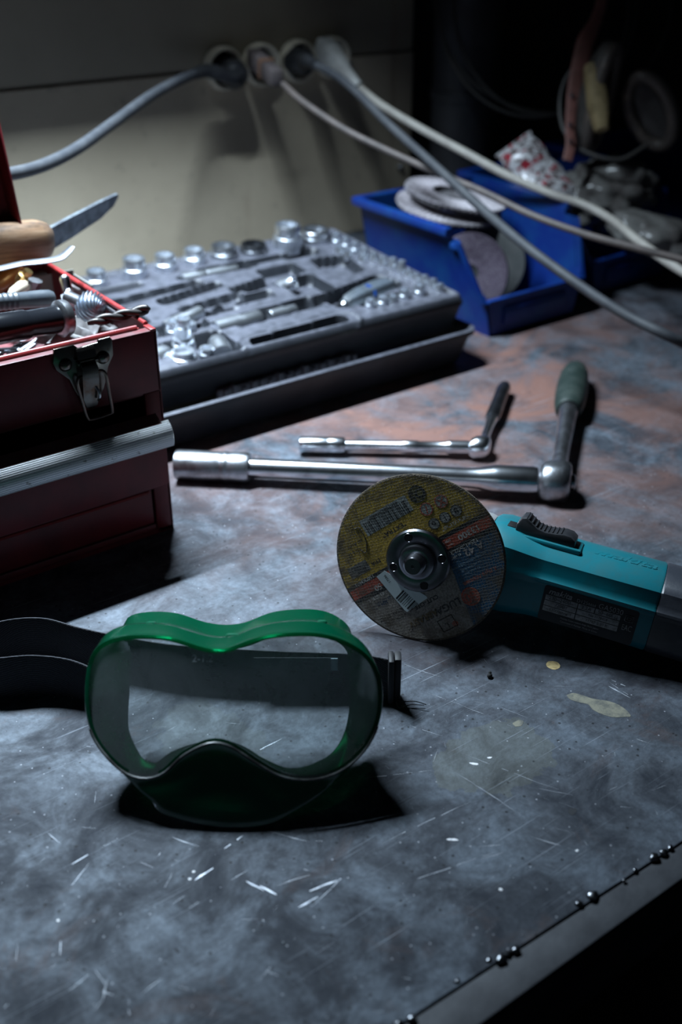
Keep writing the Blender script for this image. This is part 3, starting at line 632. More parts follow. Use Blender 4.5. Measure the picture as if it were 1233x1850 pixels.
# clamping nut with four pin holes, spindle
def nut():
    bm = bmesh.new(); N = 64
    g = G().lathe([(0.0215, 0.0006), (0.0232, 0.0012), (0.0234, 0.0042), (0.0222, 0.0056), (0.0150, 0.0060), (0.0136, 0.0052), (0.0130, 0.0052), (0.0126, 0.0084), (0.0116, 0.0092), (0.0078, 0.0092)], n=N, cap0=True, cap1=True)
    return g
nt_ = nut().obj('clamping_nut', NUTSTEEL, grinder, ang=40)
PIT = mat('pin_hole_dark', (0.004, 0.004, 0.005), 0.6)
for a_ in (108, 9, 196, 284):
    t_ = rad(a_) + ALPHA; x, y = 0.0182*math.cos(t_), 0.0182*math.sin(t_)
    G().lathe([(0.0027, 0.0058), (0.0027, 0.00605)], T(x, y, 0), n=20).obj('pin_hole', PIT, nt_)
    G().lathe([(0.0027, 0.0058), (0.0030, 0.0062), (0.0033, 0.0058)], T(x, y, 0), n=20, cap0=False, cap1=False).obj('hole_rim', NUTSTEEL, nt_)
g = G().lathe([(0.0072, 0.006)] + [(0.0074 - (0.0010 if i % 2 else 0), 0.0092 + 0.0008*i) for i in range(10)] + [(0.0064, 0.0172), (0.0058, 0.0176), (0.0012, 0.0176), (0.0006, 0.0168)], n=32)
g.obj('spindle', NUTSTEEL, grinder, ang=25)
g = G().lathe([(0.021, -0.0012), (0.021, -0.006), (0.017, -0.0075), (0.017, -0.013)], n=32); g.obj('inner_flange', STEEL, grinder)
# gear head: cast, with collar
def sec(x, hy, hz, zc, e=3.2, n=40, yc=0):
    out = []
    for k in range(n):
        a_ = 2*PI*k/n; c_, s_ = math.cos(a_), math.sin(a_)
        out.append((x, yc + hy*math.copysign(abs(c_)**(2/e), c_), zc + hz*math.copysign(abs(s_)**(2/e), s_)))
    return out
g = G().lathe([(0.026, -0.010), (0.027, -0.011), (0.027, -0.020)], n=40)
g.loft([sec(-0.033, 0.012, 0.014, -0.040), sec(-0.030, 0.020, 0.019, -0.040), sec(-0.022, 0.026, 0.022, -0.040), sec(0.0, 0.030, 0.023, -0.040), sec(0.020, 0.031, 0.024, -0.040), sec(0.037, 0.032, 0.026, -0.038), sec(0.041, 0.031, 0.025, -0.038)])
g.obj('gear_head', GREYALU, grinder, ang=50)
for (x, y) in ((0.028, 0.024), (0.028, -0.024)):
    G().lathe([(0.004, -0.018), (0.004, -0.0125), (0.003, -0.0115)], T(x, y, 0), n=16).obj('head_screw', STEEL, grinder)
# motor housing: faceted section with a ridge above the rating plate
BASE = [(0.0215, 0.027), (0.0255, 0.0225), (0.0300, 0.0115), (0.0305, 0.004), (0.0305, -0.010), (0.0285, -0.021), (0.021, -0.0275), (0.006, -0.029), (-0.010, -0.029), (-0.022, -0.026), (-0.029, -0.018), (-0.0305, -0.004), (-0.0300, 0.010), (-0.0265, 0.020), (-0.021, 0.0255), (-0.0185, 0.0268), (0.0015, 0.0268), (0.0040, 0.0272), (0.0060, 0.0300), (0.0080, 0.0302), (0.0100, 0.0285), (0.0130, 0.0275)]
def bsec(x, ky, kz, ridge=1.0, zc=-0.038, yc=0.0):
    out = []
    for y, z in BASE:
        zz = z if z < 0.0268 else 0.0268 + (z-0.0268)*ridge
        out.append((x, yc+y*ky, zc+zz*kz))
    return out
g = G().loft([bsec(0.0405, 0.98, 0.94, 0), bsec(0.043, 1.04, 1.0, 0), bsec(0.050, 1.08, 1.06, 0), bsec(0.062, 1.06, 1.05, 0), bsec(0.072, 1.0, 1.0, 0.1), bsec(0.080, 0.96, 0.96, 0.7), bsec(0.085, 0.95, 0.95, 1), bsec(0.12, 0.95, 0.95, 1), bsec(0.163, 0.97, 0.96, 1), bsec(0.1645, 0.95, 0.94, 1)])
housing = g.obj('motor_housing', TEAL, grinder, ang=28)
g = G().loft([bsec(0.1648, 0.955, 0.945, 0.8), bsec(0.166, 0.975, 0.965, 0.8), bsec(0.20, 0.98, 0.97, 0.6), bsec(0.25, 0.99, 0.98, 0.3), bsec(0.285, 0.96, 0.95, 0), bsec(0.298, 0.86, 0.85, 0), bsec(0.303, 0.6, 0.6, 0)])
g.obj('rear_cover', DARKR, grinder, ang=28)
def text_part(txt, size, m, parent, M, name, shear=0.0, ext=0.0, off=0.0, sx=1.0, align='CENTER'):
    vs_, fs = text_geo(txt, size, shear, ext, off, align, sx); return G().add(vs_, fs, M).obj(name, m, parent, recalc=False, ang=30)
# rating plate on the front face
PLZ = -0.038 + 0.0268*0.95
PLATE = mat('rating_plate_black', (0.012, 0.014, 0.018), 0.45); SILVER = mat('plate_silver', (0.33, 0.33, 0.34), 0.45, 0.3, (0.2, 0.2, 0.2), 300, 0.4, 0.6)
plx, ply = 0.122, -0.0095
g = G().prism(rrect(0.066, 0.026, 0.002, 3), 0, 0.0006, T(plx, ply, PLZ)); plate = g.obj('rating_plate', PLATE, grinder)
def prow(x0, x1, yc, h): return G().add([(x0, yc-h/2, 0), (x1, yc-h/2, 0), (x1, yc+h/2, 0), (x0, yc+h/2, 0)], [(0, 1, 2, 3)], T(plx, ply, PLZ+0.0008)).obj('plate_cell', SILVER, plate, recalc=False)
LT = lambda x, y: T(plx+x, ply+y, PLZ+0.00095)
for (x0, x1, y) in ((-.031, -.0085, .0045), (-.0078, .0035, .0045), (.0042, .0215, .0045), (-.031, -.0085, .0003), (-.0078, .0215, .0003), (-.031, -.0085, -.0039), (-.0078, .0215, -.0039)): prow(x0, x1, y, .0037)
text_part('makita', 0.0062, SILVER, plate, LT(-.0215, .0092), 'plate_lettering', shear=0.25, off=0.00012)
text_part('D125мм', 0.0036, SILVER, plate, LT(-.0030, .0083), 'plate_lettering'); text_part('GA5030', 0.0056, SILVER, plate, LT(.0140, .0088), 'plate_lettering', sx=0.9)
for s_, x, y, z in (('230~240В~', -.0197, .0045, .0037), ('3.2А', -.0021, .0045, .0037), ('50~60Гц', .0128, .0045, .0037), ('720Вт', -.0190, .0003, .0034), ('No 1178428', .007, .0003, .0026), ('n 11000мин-1', -.0197, -.0039, .0030), ('11787 2 20 К', .007, -.0039, .0028)):
    text_part(s_, z, PLATE, plate, LT(x, y), 'plate_lettering')
for k, s_ in enumerate(('Makita Corporation Anjo Aichi Japan', 'Сделано в Китае  Made in China')): text_part(s_, 0.0018, SILVER, plate, LT(-.004, -.0078-k*.0025), 'plate_lettering')
text_part('EAC', 0.0060, SILVER, plate, LT(.0273, -.0012), 'plate_lettering', sx=0.62)
for s_ in (0.0042, 0.0019):
    q = s_/2; text = G().tube([(-q*1.3, -q, 0), (q*1.3, -q, 0), (q*1.3, q, 0), (-q*1.3, q, 0), (-q*1.3, -q, 0)], 0.00025, LT(.0273, .0060), n=4).obj('insulation_mark', SILVER, plate)
# embossed lettering on top of the housing
TOPY = 0.0297
text_part('makita', 0.0155, TEAL, housing, basis((0.136, 0.0290*0.985, -0.038+0.0020), (1, 0.02, 0), (0, 0, -1), (0, 1, 0)), 'embossed_lettering', shear=0.3, ext=0.0008, off=0.0003, sx=1.05)
# slide switch
g = G(); prof = [(0.058, 0.0), (0.058, 0.006), (0.061, 0.0115), (0.064, 0.0125), (0.068, 0.010), (0.073, 0.0070), (0.079, 0.0060), (0.086, 0.0068), (0.092, 0.0080), (0.097, 0.0075), (0.1005, 0.0050), (0.1010, 0.0)]
sw = basis((0, 0.0300, -0.0335), (1, 0, 0), (0, 1, 0), (0, 0, 1))
g.prism([(x, y) for x, y in prof][::-1], -0.0085, 0.0085, sw, bev=0.0012)
sw_o = g.obj('slide_switch', BLACKP, grinder, ang=40)
for k in range(9):
    x = 0.0655 + k*0.0030; y = float(np.interp(x, [q[0] for q in prof[2:]], [q[1] for q in prof[2:]])) 
    G().box((x, y, 0), (0.0011, 0.0016, 0.0140), sw, bev=0.0003, seg=1).obj('switch_rib', BLACKP, sw_o)
G().box((0.0790, 0.0285, -0.0335), (0.054, 0.004, 0.022), bev=0.0018).obj('switch_seat', TEAL, housing)
G().box((0.0545, 0.0322, -0.0335), (0.006, 0.0015, 0.012), bev=0.0005).obj('switch_recess', PIT, housing)
#==RATCHETS==
def ratchet_set(name, label, a, b, r_axis, tip, k, grip, hexr, joints):
    """socket + extension bar from a to b, ratchet head at b, handle to tip"""
    a, b, tip = Vector(a), Vector(b), Vector(tip); ax = (b-a).normalized(); L = (b-a).length
    M = frame(a, ax, (0, 0, 1)); root = thing(name, label, 'ratchet', Matrix.Translation((b.x, b.y, 0))); inv_ = Matrix.Translation((-b.x, -b.y, 0))
    M = inv_ @ M
    return root, M, L, inv_
# long half-inch set
a, b, tip = Vector((0.396, 0.803, 0.0140)), Vector((0.652, 0.571, 0.0160)), Vector((0.868, 0.751, 0.0170))
root, M, L, inv_ = ratchet_set('ratchet_wrench', 'long chrome ratchet wrench with green grip, extension bar and deep socket', a, b, 0, tip, 1, 0, 0, 0)
L0 = L
g = G().lathe([(0.0085, 0.006), (0.0120, 0.004), (0.0128, 0.0008), (0.0136, 0.0), (0.0140, 0.002), (0.0140, 0.040), (0.0136, 0.0415), (0.0136, 0.0435), (0.0142, 0.045), (0.0142, 0.0475), (0.0137, 0.049), (0.0137, 0.051), (0.0141, 0.053), (0.0141, 0.066), (0.0132, 0.0685), (0.0098, 0.069)], M, n=40, cap0=True, cap1=True)
g.obj('deep_socket', SATIN, root, ang=30)
g = G().lathe([(0.0090, 0.066), (0.0092, 0.072), (0.0092, L-0.085), (0.0092, L-0.080), (0.0100, L-0.068), (0.0125, L-0.056), (0.0130, L-0.050), (0.0130, L-0.021), (0.0122, L-0.017), (0.0086, L-0.0165)], M, n=40)
g.obj('extension_bar', CHROME, root, ang=40)
hd = (tip-b); hd.z = 0; hd.normalize(); axv = (b-a).normalized()
hM = inv_ @ basis(b, axv, hd, axv.cross(hd))          # x: drive axis, y: handle, z: across (up)
g = G()
prof = [(-0.0155, 0.010), (-0.0145, 0.0150), (-0.011, 0.0178), (-0.004, 0.0195), (0.004, 0.0195), (0.0095, 0.0182), (0.0120, 0.0150), (0.0128, 0.009)]
hb = inv_ @ basis(b, axv.cross(hd).cross(axv), axv.cross(hd), axv) if False else None
loops = []
for x, r in prof: loops.append([(x, r*0.98*math.cos(2*PI*k/32)*(1.06 if math.cos(2*PI*k/32) > 0 else 1.0), min(0.0182, r*math.sin(2*PI*k/32))) for k in range(32)])
g.loft([[(p[0], p[1], max(-0.0152, p[2])) for p in Lp] for Lp in loops], hM)
g.obj('ratchet_head', SATIN, root, ang=50)
HL = (Vector((tip.x, tip.y, 0))-Vector((b.x, b.y, 0))).length
def hloop(y, rx, rz, zc=0.0): return [(rx*math.cos(2*PI*k/24), y, zc + rz*math.sin(2*PI*k/24)) for k in range(24)]
G().loft([hloop(0.010, 0.0100, 0.0120), hloop(0.022, 0.0092, 0.0105), hloop(0.034, 0.0078, 0.0085), (hloop(0.06, 0.0074, 0.0078)), hloop(0.105, 0.0082, 0.0084), hloop(0.150, 0.0094, 0.0094), hloop(0.156, 0.0098, 0.0098), hloop(0.160, 0.0090, 0.0090)], hM).obj('shank', SATIN, root, ang=50)
G().loft([hloop(0.156, 0.0120, 0.0118), hloop(0.160, 0.0140, 0.0136), hloop(0.175, 0.0158, 0.0150), hloop(0.20, 0.0168, 0.0156), hloop(0.228, 0.0165, 0.0154), hloop(0.25, 0.0150, 0.0142), hloop(0.265, 0.0120, 0.0115), hloop(0.272, 0.0070, 0.0070), hloop(0.2735, 0.001, 0.001)], hM).obj('grip', GREENGRIP, root, ang=50)
G().lathe([(0.0075, 0), (0.0075, 0.003), (0.0060, 0.0042), (0.0, 0.0043)], inv_ @ frame(b + axv*0.0125, axv), n=24).obj('back_plate', SATIN, root, ang=40)
# small quarter-inch set
a, b, tip = Vector((0.5165, 0.7785, 0.0088)), Vector((0.652, 0.6695, 0.0100)), Vector((0.7755, 0.7665, 0.0085))
root, M, L, inv_ = ratchet_set('ratchet_wrench', 'small chrome ratchet wrench with slim extension, behind the long one', a, b, 0, tip, 1, 0, 0, 0)
G().lathe([(0.0050, 0.004), (0.0072, 0.003), (0.0078, 0.0), (0.0083, 0.001), (0.0083, 0.026), (0.0080, 0.0275), (0.0083, 0.029), (0.0083, 0.041), (0.0075, 0.0435), (0.0052, 0.044)], M, n=32).obj('deep_socket', CHROME, root, ang=30)
G().lathe([(0.0052, 0.043), (0.0054, 0.047), (0.0054, 0.098), (0.0061, 0.100), (0.0061, 0.113), (0.0054, 0.115), (0.0054, L-0.034), (0.0066, L-0.031), (0.0068, L-0.028), (0.0068, L-0.012), (0.0055, L-0.010)], M, n=28).obj('extension_bar', CHROME, root, ang=30)
hd = (tip-b); hd.z = 0; hd.normalize(); axv = (b-a).normalized(); hM = inv_ @ basis(b, axv, hd, axv.cross(hd))
g = G(); prof = [(-0.0105, 0.006), (-0.0095, 0.0095), (-0.005, 0.0118), (0.003, 0.0122), (0.0070, 0.0110), (0.0088, 0.007)]
g.loft([[(x, r*math.cos(2*PI*k/28), max(-0.0096, r*math.sin(2*PI*k/28))) for k in range(28)] for x, r in prof], hM).obj('ratchet_head', CHROME, root, ang=50)
G().loft([hloop(0.008, 0.0068, 0.0075), hloop(0.018, 0.0050, 0.0055), hloop(0.04, 0.0046, 0.0050), hloop(0.060, 0.0055, 0.0056), hloop(0.066, 0.0062, 0.0062), hloop(0.069, 0.0058, 0.0058)], hM).obj('shank', CHROME, root, ang=50)
G().loft([hloop(0.068, 0.0070, 0.0068), hloop(0.072, 0.0078, 0.0074), hloop(0.10, 0.0076, 0.0072), hloop(0.125, 0.0074, 0.0072), hloop(0.145, 0.0078, 0.0074), hloop(0.153, 0.0066, 0.0064), hloop(0.1565, 0.003, 0.003)], hM).obj('grip', STEEL, root, ang=50)

#==SOCKET SET CASE==
CW, CD = 0.415, 0.258
caseM = T(0.385, 0.862, 0)
case = thing('socket_set_case', 'dark grey moulded socket set case, tray propped over its lid', 'tool case', caseM)
# lid shell lying open side up under the tray
def rr_loop(w_, d_, r, z, cx, cy, n=6): return [(x, y, z) for x, y in rrect(w_, d_, r, n, cx, cy)]
g = G(); cx, cy = CW/2, CD/2 - 0.004
g.loft([rr_loop(CW-0.012, CD-0.004, 0.012, 0.0, cx, cy+0.004), rr_loop(CW-0.006, CD+0.004, 0.014, 0.004, cx, cy+0.002), rr_loop(CW+0.010, CD+0.020, 0.016, 0.036, cx, cy), rr_loop(CW+0.018, CD+0.028, 0.018, 0.038, cx, cy), rr_loop(CW+0.018, CD+0.028, 0.018, 0.0435, cx, cy), rr_loop(CW+0.010, CD+0.020, 0.015, 0.0445, cx, cy), rr_loop(CW+0.004, CD+0.014, 0.013, 0.042, cx, cy), rr_loop(CW-0.010, CD, 0.010, 0.005, cx, cy+0.002)], cap0=True, cap1=True)
g.obj('case_lid', CASEM, case, ang=40)
# little ribs of the lid's inner moulding that show at the front
g = G()
for k in range(16):
    x = 0.100 + k*0.0105; g.box((x, 0.000+0.001*math.sin(k*1.7), 0.036), (0.0050, 0.008, 0.020+0.005*math.sin(k*2.3)), bev=0.001)
g.box((0.175, 0.004, 0.036), (0.165, 0.008, 0.020), bev=0.004)
g.obj('hinge_ribs', mat('dusty_grey_plastic', (0.15, 0.15, 0.17), 0.6), case)
# tray: height field with every recess pressed in
tilt = math.atan2(0.021, 0.258); tM = T(0, 0, 0.078) @ Matrix.Rotation(tilt, 4, 'X')
nx, ny = 231, 145; xs = np.linspace(0, CW, nx); ys = np.linspace(0, CD, ny); X, Y = np.meshgrid(xs, ys, indexing='ij'); Hh = np.zeros_like(X)
def sdr(x0, y0, x1, y1, r, ang=0):
    cx_, cy_ = (x0+x1)/2, (y0+y1)/2; a_ = rad(ang); dx, dy_ = X-cx_, Y-cy_; ux = dx*math.cos(a_)+dy_*math.sin(a_); uy = -dx*math.sin(a_)+dy_*math.cos(a_)
    qx, qy = np.abs(ux)-(x1-x0)/2+r, np.abs(uy)-(y1-y0)/2+r
    return np.minimum(np.maximum(qx, qy), 0) + np.hypot(np.maximum(qx, 0), np.maximum(qy, 0)) - r
def press(d, depth, soft=0.0028):
    global Hh
    Hh = np.minimum(Hh, -depth*np.clip(0.5 - d/soft, 0, 1)**1.0)
def mm(*a_): return [q/1000 for q in a_]
recess = [  # x0,y0,x1,y1,r,angle,depth in mm
 (96, -1, 245, -1, 0, 0, 0),
 (190, 192, 262, 214, 9, -3, 14), (160, 196, 196, 206, 4, 0, 8), (258, 198, 306, 210, 5, 0, 8),
 (205, 136, 288, 158, 7, 12, 15), (250, 150, 300, 180, 6, 0, 12), (195, 140, 240, 152, 4, 10, 10),
 (110, 150, 196, 166, 6, 10, 11), (60, 170, 180, 184, 6, 4, 10), (120, 120, 200, 132, 4, 6, 9),
 (170, 106, 232, 124, 5, 0, 9), (150, 58, 262, 84, 9, 3, 15), (60, 8, 128, 60, 8, 0, 15), (40, 74, 130, 96, 6, 0, 12),
 (104, 96, 190, 118, 8, 4, 12), (252, 90, 300, 140, 8, 0, 13), (268, 50, 372, 92, 10, 12, 16), (262, 64, 300, 84, 6, 0, 14),
 (320, 120, 366, 176, 8, -10, 13), (296, 34, 366, 46, 4, 0, 9), (300, 190, 350, 208, 6, 0, 9), (20, 200, 120, 214, 5, 0, 8), (20, 110, 80, 150, 8, 0, 12),
]
for q in recess[1:]: press(sdr(q[0]/1000, q[1]/1000, q[2]/1000, q[3]/1000, q[4]/1000, q[5]), q[6]/1000)
# carrying-handle slot and the ridge around it
dsl = sdr(.135, .002, .268, .027, .0125, 3)
press(sdr(.143, .010, .262, .027, .0085, 2), 0.034, 0.002)
edge = sdr(0, 0, CW, CD, .010)
ridge = np.exp(-((edge+0.006)/0.0022)**2)*0.0022 + np.exp(-((edge+0.0115)/0.0015)**2)*-0.0016
Hh = Hh + ridge
Hh = Hh - 0.006*np.clip((edge+0.003)/0.003, 0, 1)
g2 = np.exp(-((dsl-0.0075)/0.0016)**2)*0.002*(Y < 0.05); Hh = Hh + g2
inside = edge < 0.0012
g = G(); idx = -np.ones((nx, ny), int); vv = []
for i in range(nx):
    for j in range(ny):
        idx[i, j] = len(vv); vv.append((X[i, j], Y[i, j], Hh[i, j]))
ff = []
for i in range(nx-1):
    for j in range(ny-1):
        if inside[i, j] and inside[i+1, j] and inside[i, j+1] and inside[i+1, j+1]: ff.append((idx[i, j], idx[i+1, j], idx[i+1, j+1], idx[i, j+1]))
g.add(vv, ff, tM); g.obj('tray_top', CASEM, case, ang=50, recalc=False)
g = G().loft([rr_loop(CW-0.001, CD-0.001, 0.0105, -0.004, CW/2, CD/2), rr_loop(CW+0.002, CD+0.002, 0.011, -0.008, CW/2, CD/2), rr_loop(CW-0.002, CD-0.002, 0.011, -0.014, CW/2, CD/2), rr_loop(CW-0.010, CD-0.012, 0.011, -0.040, CW/2, CD/2)], tM, cap0=False, cap1=True)
g.obj('tray_side', CASEM, case, ang=40)
W_ = caseM @ tM
def sock_geo(r, h, drive=0.45, step=None):
    k = step if step else h*0.55; pts = [(r*0.93, 0), (r, 0.0006), (r, k), (r*0.88, k+0.001), (r*0.88, h-0.001), (r*0.84, h), (r*0.62, h), (r*0.60, h-0.004)]
    return G().lathe(pts, n=20, cap0=True, cap1=False).lathe([(r*0.6, h-0.0042), (0.0001, h-0.0045)], n=20, cap0=False, cap1=True)
sock_cache = {}
def socket(x, y, r, h, label, group, z=-0.006, m=SOCKM, M=None, name='socket', cat='socket', pocket=True):
    key = (round(r, 5), round(h, 5), m.name)
    if key not in sock_cache:
        o = sock_geo(r, h).obj(name, m, ang=35); sock_cache[key] = o.data; ob = o
    else:
        ob = bpy.data.objects.new(name, sock_cache[key]); C.objects.link(ob)
    if pocket and M is None:
        d = np.hypot(X-x, Y-y)
    ob.matrix_world = W_ @ (M if M is not None else T(x, y, z)); tag(ob, label, cat, group); return ob
ordn = ['first', 'second', 'third', 'fourth', 'fifth', 'sixth', 'seventh', 'eighth', 'ninth', 'tenth', 'eleventh', 'twelfth', 'thirteenth', 'fourteenth']
back = [(0.075, .229, .0125, .020, 0), (0.122, .231, .0145, .025, 0), (.162, .234, .0135, .021, 0), (.201, .236, .0135, .020, 0), (.240, .235, .0170, .018, 1), (.281, .234, .0175, .013, 2), (.323, .224, .0175, .033, 0), (.369, .231, .0205, .017, 1)]
for i, (x, y, r, h, k) in enumerate(back):
    socket(x, y, r, h, [ '%s upright chrome socket from the left in the case\'s back row' % ordn[i], 'wide low socket, %s from the left in the case\'s back row' % ordn[i], 'black wide socket, %s from the left in the case\'s back row' % ordn[i]][k], 'sockets in the back row of the case', z=-0.004, m=[SOCKM, SATIN, STEEL][k])
socket(.323, .226, .0185, .009, 'broad chrome collar under the tallest back row socket', 'sockets in the back row of the case', z=-0.006, m=CHROME) if False else None
side = [(.387, .204, 5.6, 12), (.389, .187, 5.4, 12), (.391, .171, 5.4, 11), (.392, .154, 5.8, 10), (.394, .138, 5.2, 9), (.396, .123, 5.0, 9), (.399, .108, 5.0, 11), (.400, .093, 5.2, 12), (.400, .079, 4.8, 8), (.401, .066, 4.6, 8), (.402, .053, 4.8, 9), (.404, .040, 4.6, 9), (.404, .028, 4.4, 8)]
for i, (x, y, r, h) in enumerate(side):
    socket(x-.005, y, r*1.12/1000, h*1.5/1000, '%s small socket from the back in the column along the case\'s right edge' % ordn[i], 'small sockets along the right edge of the case', z=-0.004, m=SOCKM)
inner_ = [(.369, .180, 5.2, 8), (.371, .165, 5.0, 8), (.378, .146, 4.6, 7)]
for i, (x, y, r, h) in enumerate(inner_):
    socket(x, y, r*1.12/1000, h*1.5/1000, '%s socket from the back beside the right edge column' % ordn[i], 'small sockets along the right edge of the case', z=-0.004)
for i, (x, y, r, h) in enumerate([(.303, .031, 5.4, 8), (.320, .0305, 6.0, 8), (.334, .030, 5.0, 7), (.351, .032, 5.6, 9), (.372, .031, 5.8, 10)]):
    socket(x, y, r*1.15/1000, h*1.5/1000, '%s socket from the left in the short row at the front right of the tray' % ordn[i], 'sockets in the short front row', z=-0.004, m=SOCKM)
def lying(x, y, r, h, ang, label, group=None, z=-0.004, m=SOCKM, rx=90, parts=None):
    M = T(x, y, z) @ T(0, 0, 0, 0, 0, ang) @ T(0, 0, 0, 0, rx, 0) @ T(0, 0, -h/2)
    return socket(0, 0, r, h, label, group, m=m, M=M)
lying(.180, .199, .0085, .030, -2, 'chrome deep socket lying left in the tray\'s back recess', z=-.003)
lying(.216, .199, .0070, .040, -2, 'narrower chrome extension lying right in the tray\'s back recess', z=-.003)
lying(.158, .069, .0105, .056, 3, 'long chrome deep socket lying behind the handle slot', z=-.004)
lying(.216, .072, .0070, .034, 3, 'slim chrome adapter lying end to end with the long deep socket', z=-.005)
lying(.110, .098, .0080, .050, 14, 'chrome extension lying at a slant over the loose sockets', z=.000, rx=86)
lying(.262, .132, .0095, .020, -50, 'chrome socket tilted up at the left of the right pocket', z=-.004, rx=60)
# loose heap of sockets at the front left corner of the tray
heap = [(.088, .078, .0085, .020, 0, 'narrow upright chrome socket at the back left of the loose heap'), (.104, .074, .0080, .016, 0, 'short upright chrome socket at the back of the loose heap'),
        (.084, .050, .0120, .014, 0, 'wide upright socket under the narrow one in the loose heap'), (.070, .026, .0130, .013, 0, 'big six sided opening socket at the front of the loose heap'), (.094, .022, .0080, .012, 0, 'small bright socket at the front right of the loose heap')]
for x, y, r, h, a_, lb in heap: socket(x, y, r, h, lb, 'loose sockets heaped in the tray', z=-0.008)
socket(.084, .050, .0080, .020, 'tall thin socket stacked upon the wide one in the heap', 'loose sockets heaped in the tray', z=0.0065)
lying(.052, .040, .0110, .020, 25, 'chrome socket lying at the left end of the loose heap', 'loose sockets heaped in the tray', z=-.004)
lying(.112, .027, .0110, .030, 70, 'bright chrome socket lying at the right of the loose heap', 'loose sockets heaped in the tray', z=-.004)
lying(.058, .085, .0070, .030, 20, 'chrome joint lying behind the loose heap', 'loose sockets heaped in the tray', z=-.004)
# ratchet screwdriver handle in the right pocket
dM = W_ @ T(.268, .056, -.008, 0, 0, 12)
scr = thing('socket_driver', 'grey handled socket driver lying in the tray\'s right pocket', 'screwdriver', dM)
G().lathe([(0.0045, 0), (0.0045, 0.018), (0.0062, 0.020), (0.0062, 0.026)], T(0, 0, 0, 0, 90, 0), n=20).obj('shaft', CHROME, scr, ang=30)
HG = mat('driver_grey', (0.075, 0.09, 0.11), 0.5, 0, (0.05, 0.06, 0.07), 60)
G().loft([[(x, r*(1+0.10*math.cos(6*t_))*math.cos(t_), r*(1+0.10*math.cos(6*t_))*math.sin(t_)) for t_ in [2*PI*k/36 for k in range(36)]] for x, r in ((.024, .007), (.028, .010), (.045, .0125), (.075, .0135), (.098, .012), (.104, .008))]).obj('handle', HG, scr, ang=50)
G().lathe([(0.0122, .0605), (0.0137, .061), (0.0137, .0640), (0.0122, .0645)], T(0, 0, 0, 0, 90, 0), n=24).obj('blue_band', BLUEM, scr)

#==TOOLBOX==
tbM = T(0.35, 0.725, 0); TL, TDp, TH = 0.46, 0.222, 0.178
tb = thing('toolbox', 'open red metal toolbox with chrome latch and ribbed drawer pull', 'toolbox', tbM)
g = G()
g.box((-TL/2, TDp-0.001, TH/2), (TL, 0.002, TH)).box((-0.001, TDp/2, TH/2), (0.002, TDp, TH)).box((-TL+0.001, TDp/2, TH/2), (0.002, TDp, TH)).box((-TL/2, TDp/2, 0.002), (TL, TDp, 0.004))
g.box((-TL/2, TDp/2, 0.127), (TL-0.004, TDp-0.004, 0.002)).box((-TL/2, TDp/2, 0.0455), (TL-0.004, TDp-0.004, 0.002))
g.obj('box_shell', REDM, tb)
g = G().box((-TL/2, 0.0012, 0.1530), (TL-0.0005, 0.0024, 0.050), bev=0.0008).box((-TL/2, 0.0045, 0.1772), (TL-0.002, 0.009, 0.0022), bev=0.0008)
g.obj('front_panel', REDM, tb)
g = G().tube([(-TL+0.004, 0.0095, 0.1795), (-0.012, 0.0095, 0.1795)], 0.0021, n=10).box((-TL/2, 0.0095, 0.173), (TL-0.02, 0.0016, 0.012))
g.obj('front_rim', REDRIM, tb)
g = G().tube([(-0.0025, 0.012, 0.180), (-0.0025, TDp-0.002, 0.180)], 0.0020, n=10).tube([(-0.0025, TDp-0.0025, 0.180), (-TL+0.004, TDp-0.0025, 0.180)], 0.0020, n=10).box((-0.0025, 0.006, 0.1785), (0.005, 0.013, 0.0022), bev=0.0008)
g.obj('side_rim', REDRIM, tb)
g = G().box((-0.0075, 0.0020, 0.064), (0.015, 0.004, 0.128), bev=0.001).box((-TL+0.0075, 0.0020, 0.064), (0.015, 0.004, 0.128), bev=0.001).box((-TL/2, 0.0022, 0.0045), (TL-0.031, 0.003, 0.009), bev=0.0008).box((-TL/2, 0.0022, 0.0455), (TL-0.031, 0.003, 0.004), bev=0.0008)
g.obj('front_frame', REDM, tb)
# upper drawer, pulled a little way out
dr = G().box((-TL/2, -0.0155, 0.0800), (TL-0.016, 0.0016, 0.054), bev=0.0005).box((-TL/2, 0.085, 0.0525), (TL-0.036, 0.20, 0.0014)).box((-0.0188, 0.085, 0.078), (0.0014, 0.20, 0.050)).box((-TL+0.0188, 0.085, 0.078), (0.0014, 0.20, 0.050)).box((-TL/2, 0.184, 0.078), (TL-0.036, 0.0014, 0.050)).box((-0.060, 0.085, 0.080), (0.0012, 0.20, 0.056))
dro = dr.obj('drawer', REDM, tb)
pf = [(-0.0155, 0.104), (-0.0155, 0.1165), (-0.0170, 0.1180), (-0.0262, 0.1130), (-0.0262, 0.1120), (-0.0172, 0.1165), (-0.0165, 0.104)]
G().prism([(y, z) for y, z in pf], -TL+0.012, -0.0150, basis((0, 0, 0), (0, 1, 0), (0, 0, 1), (1, 0, 0))).obj('drawer_lip', REDM, dro)
# ribbed pull: quarter round with fine flutes
cc = (-0.0190, 0.1000); pts = []
for k in range(0, 81):
    t_ = rad(116 + 90*k/80); r = 0.0143 + (0.00070 if k % 6 < 3 else 0.0) if 2 < k < 78 else 0.0147
    pts.append((cc[0]+r*math.cos(t_)*0.92, cc[1]+r*1.0*math.sin(t_)))
pts2 = pts + [(q[0]+0.0015, q[1]-0.0002) for q in reversed(pts)]
PULL = mat('worn_chrome_pull', (0.92, 0.93, 0.95), 0.36, 0.55, (0.30, 0.28, 0.27), 160, 0.62, 0.70, 0.15, 400, 0.0003)
G().prism(pts2[::-1], -TL+0.010, -0.0085, basis((0, 0, 0), (0, 1, 0), (0, 0, 1), (1, 0, 0))).obj('drawer_pull', PULL, dro, ang=20)
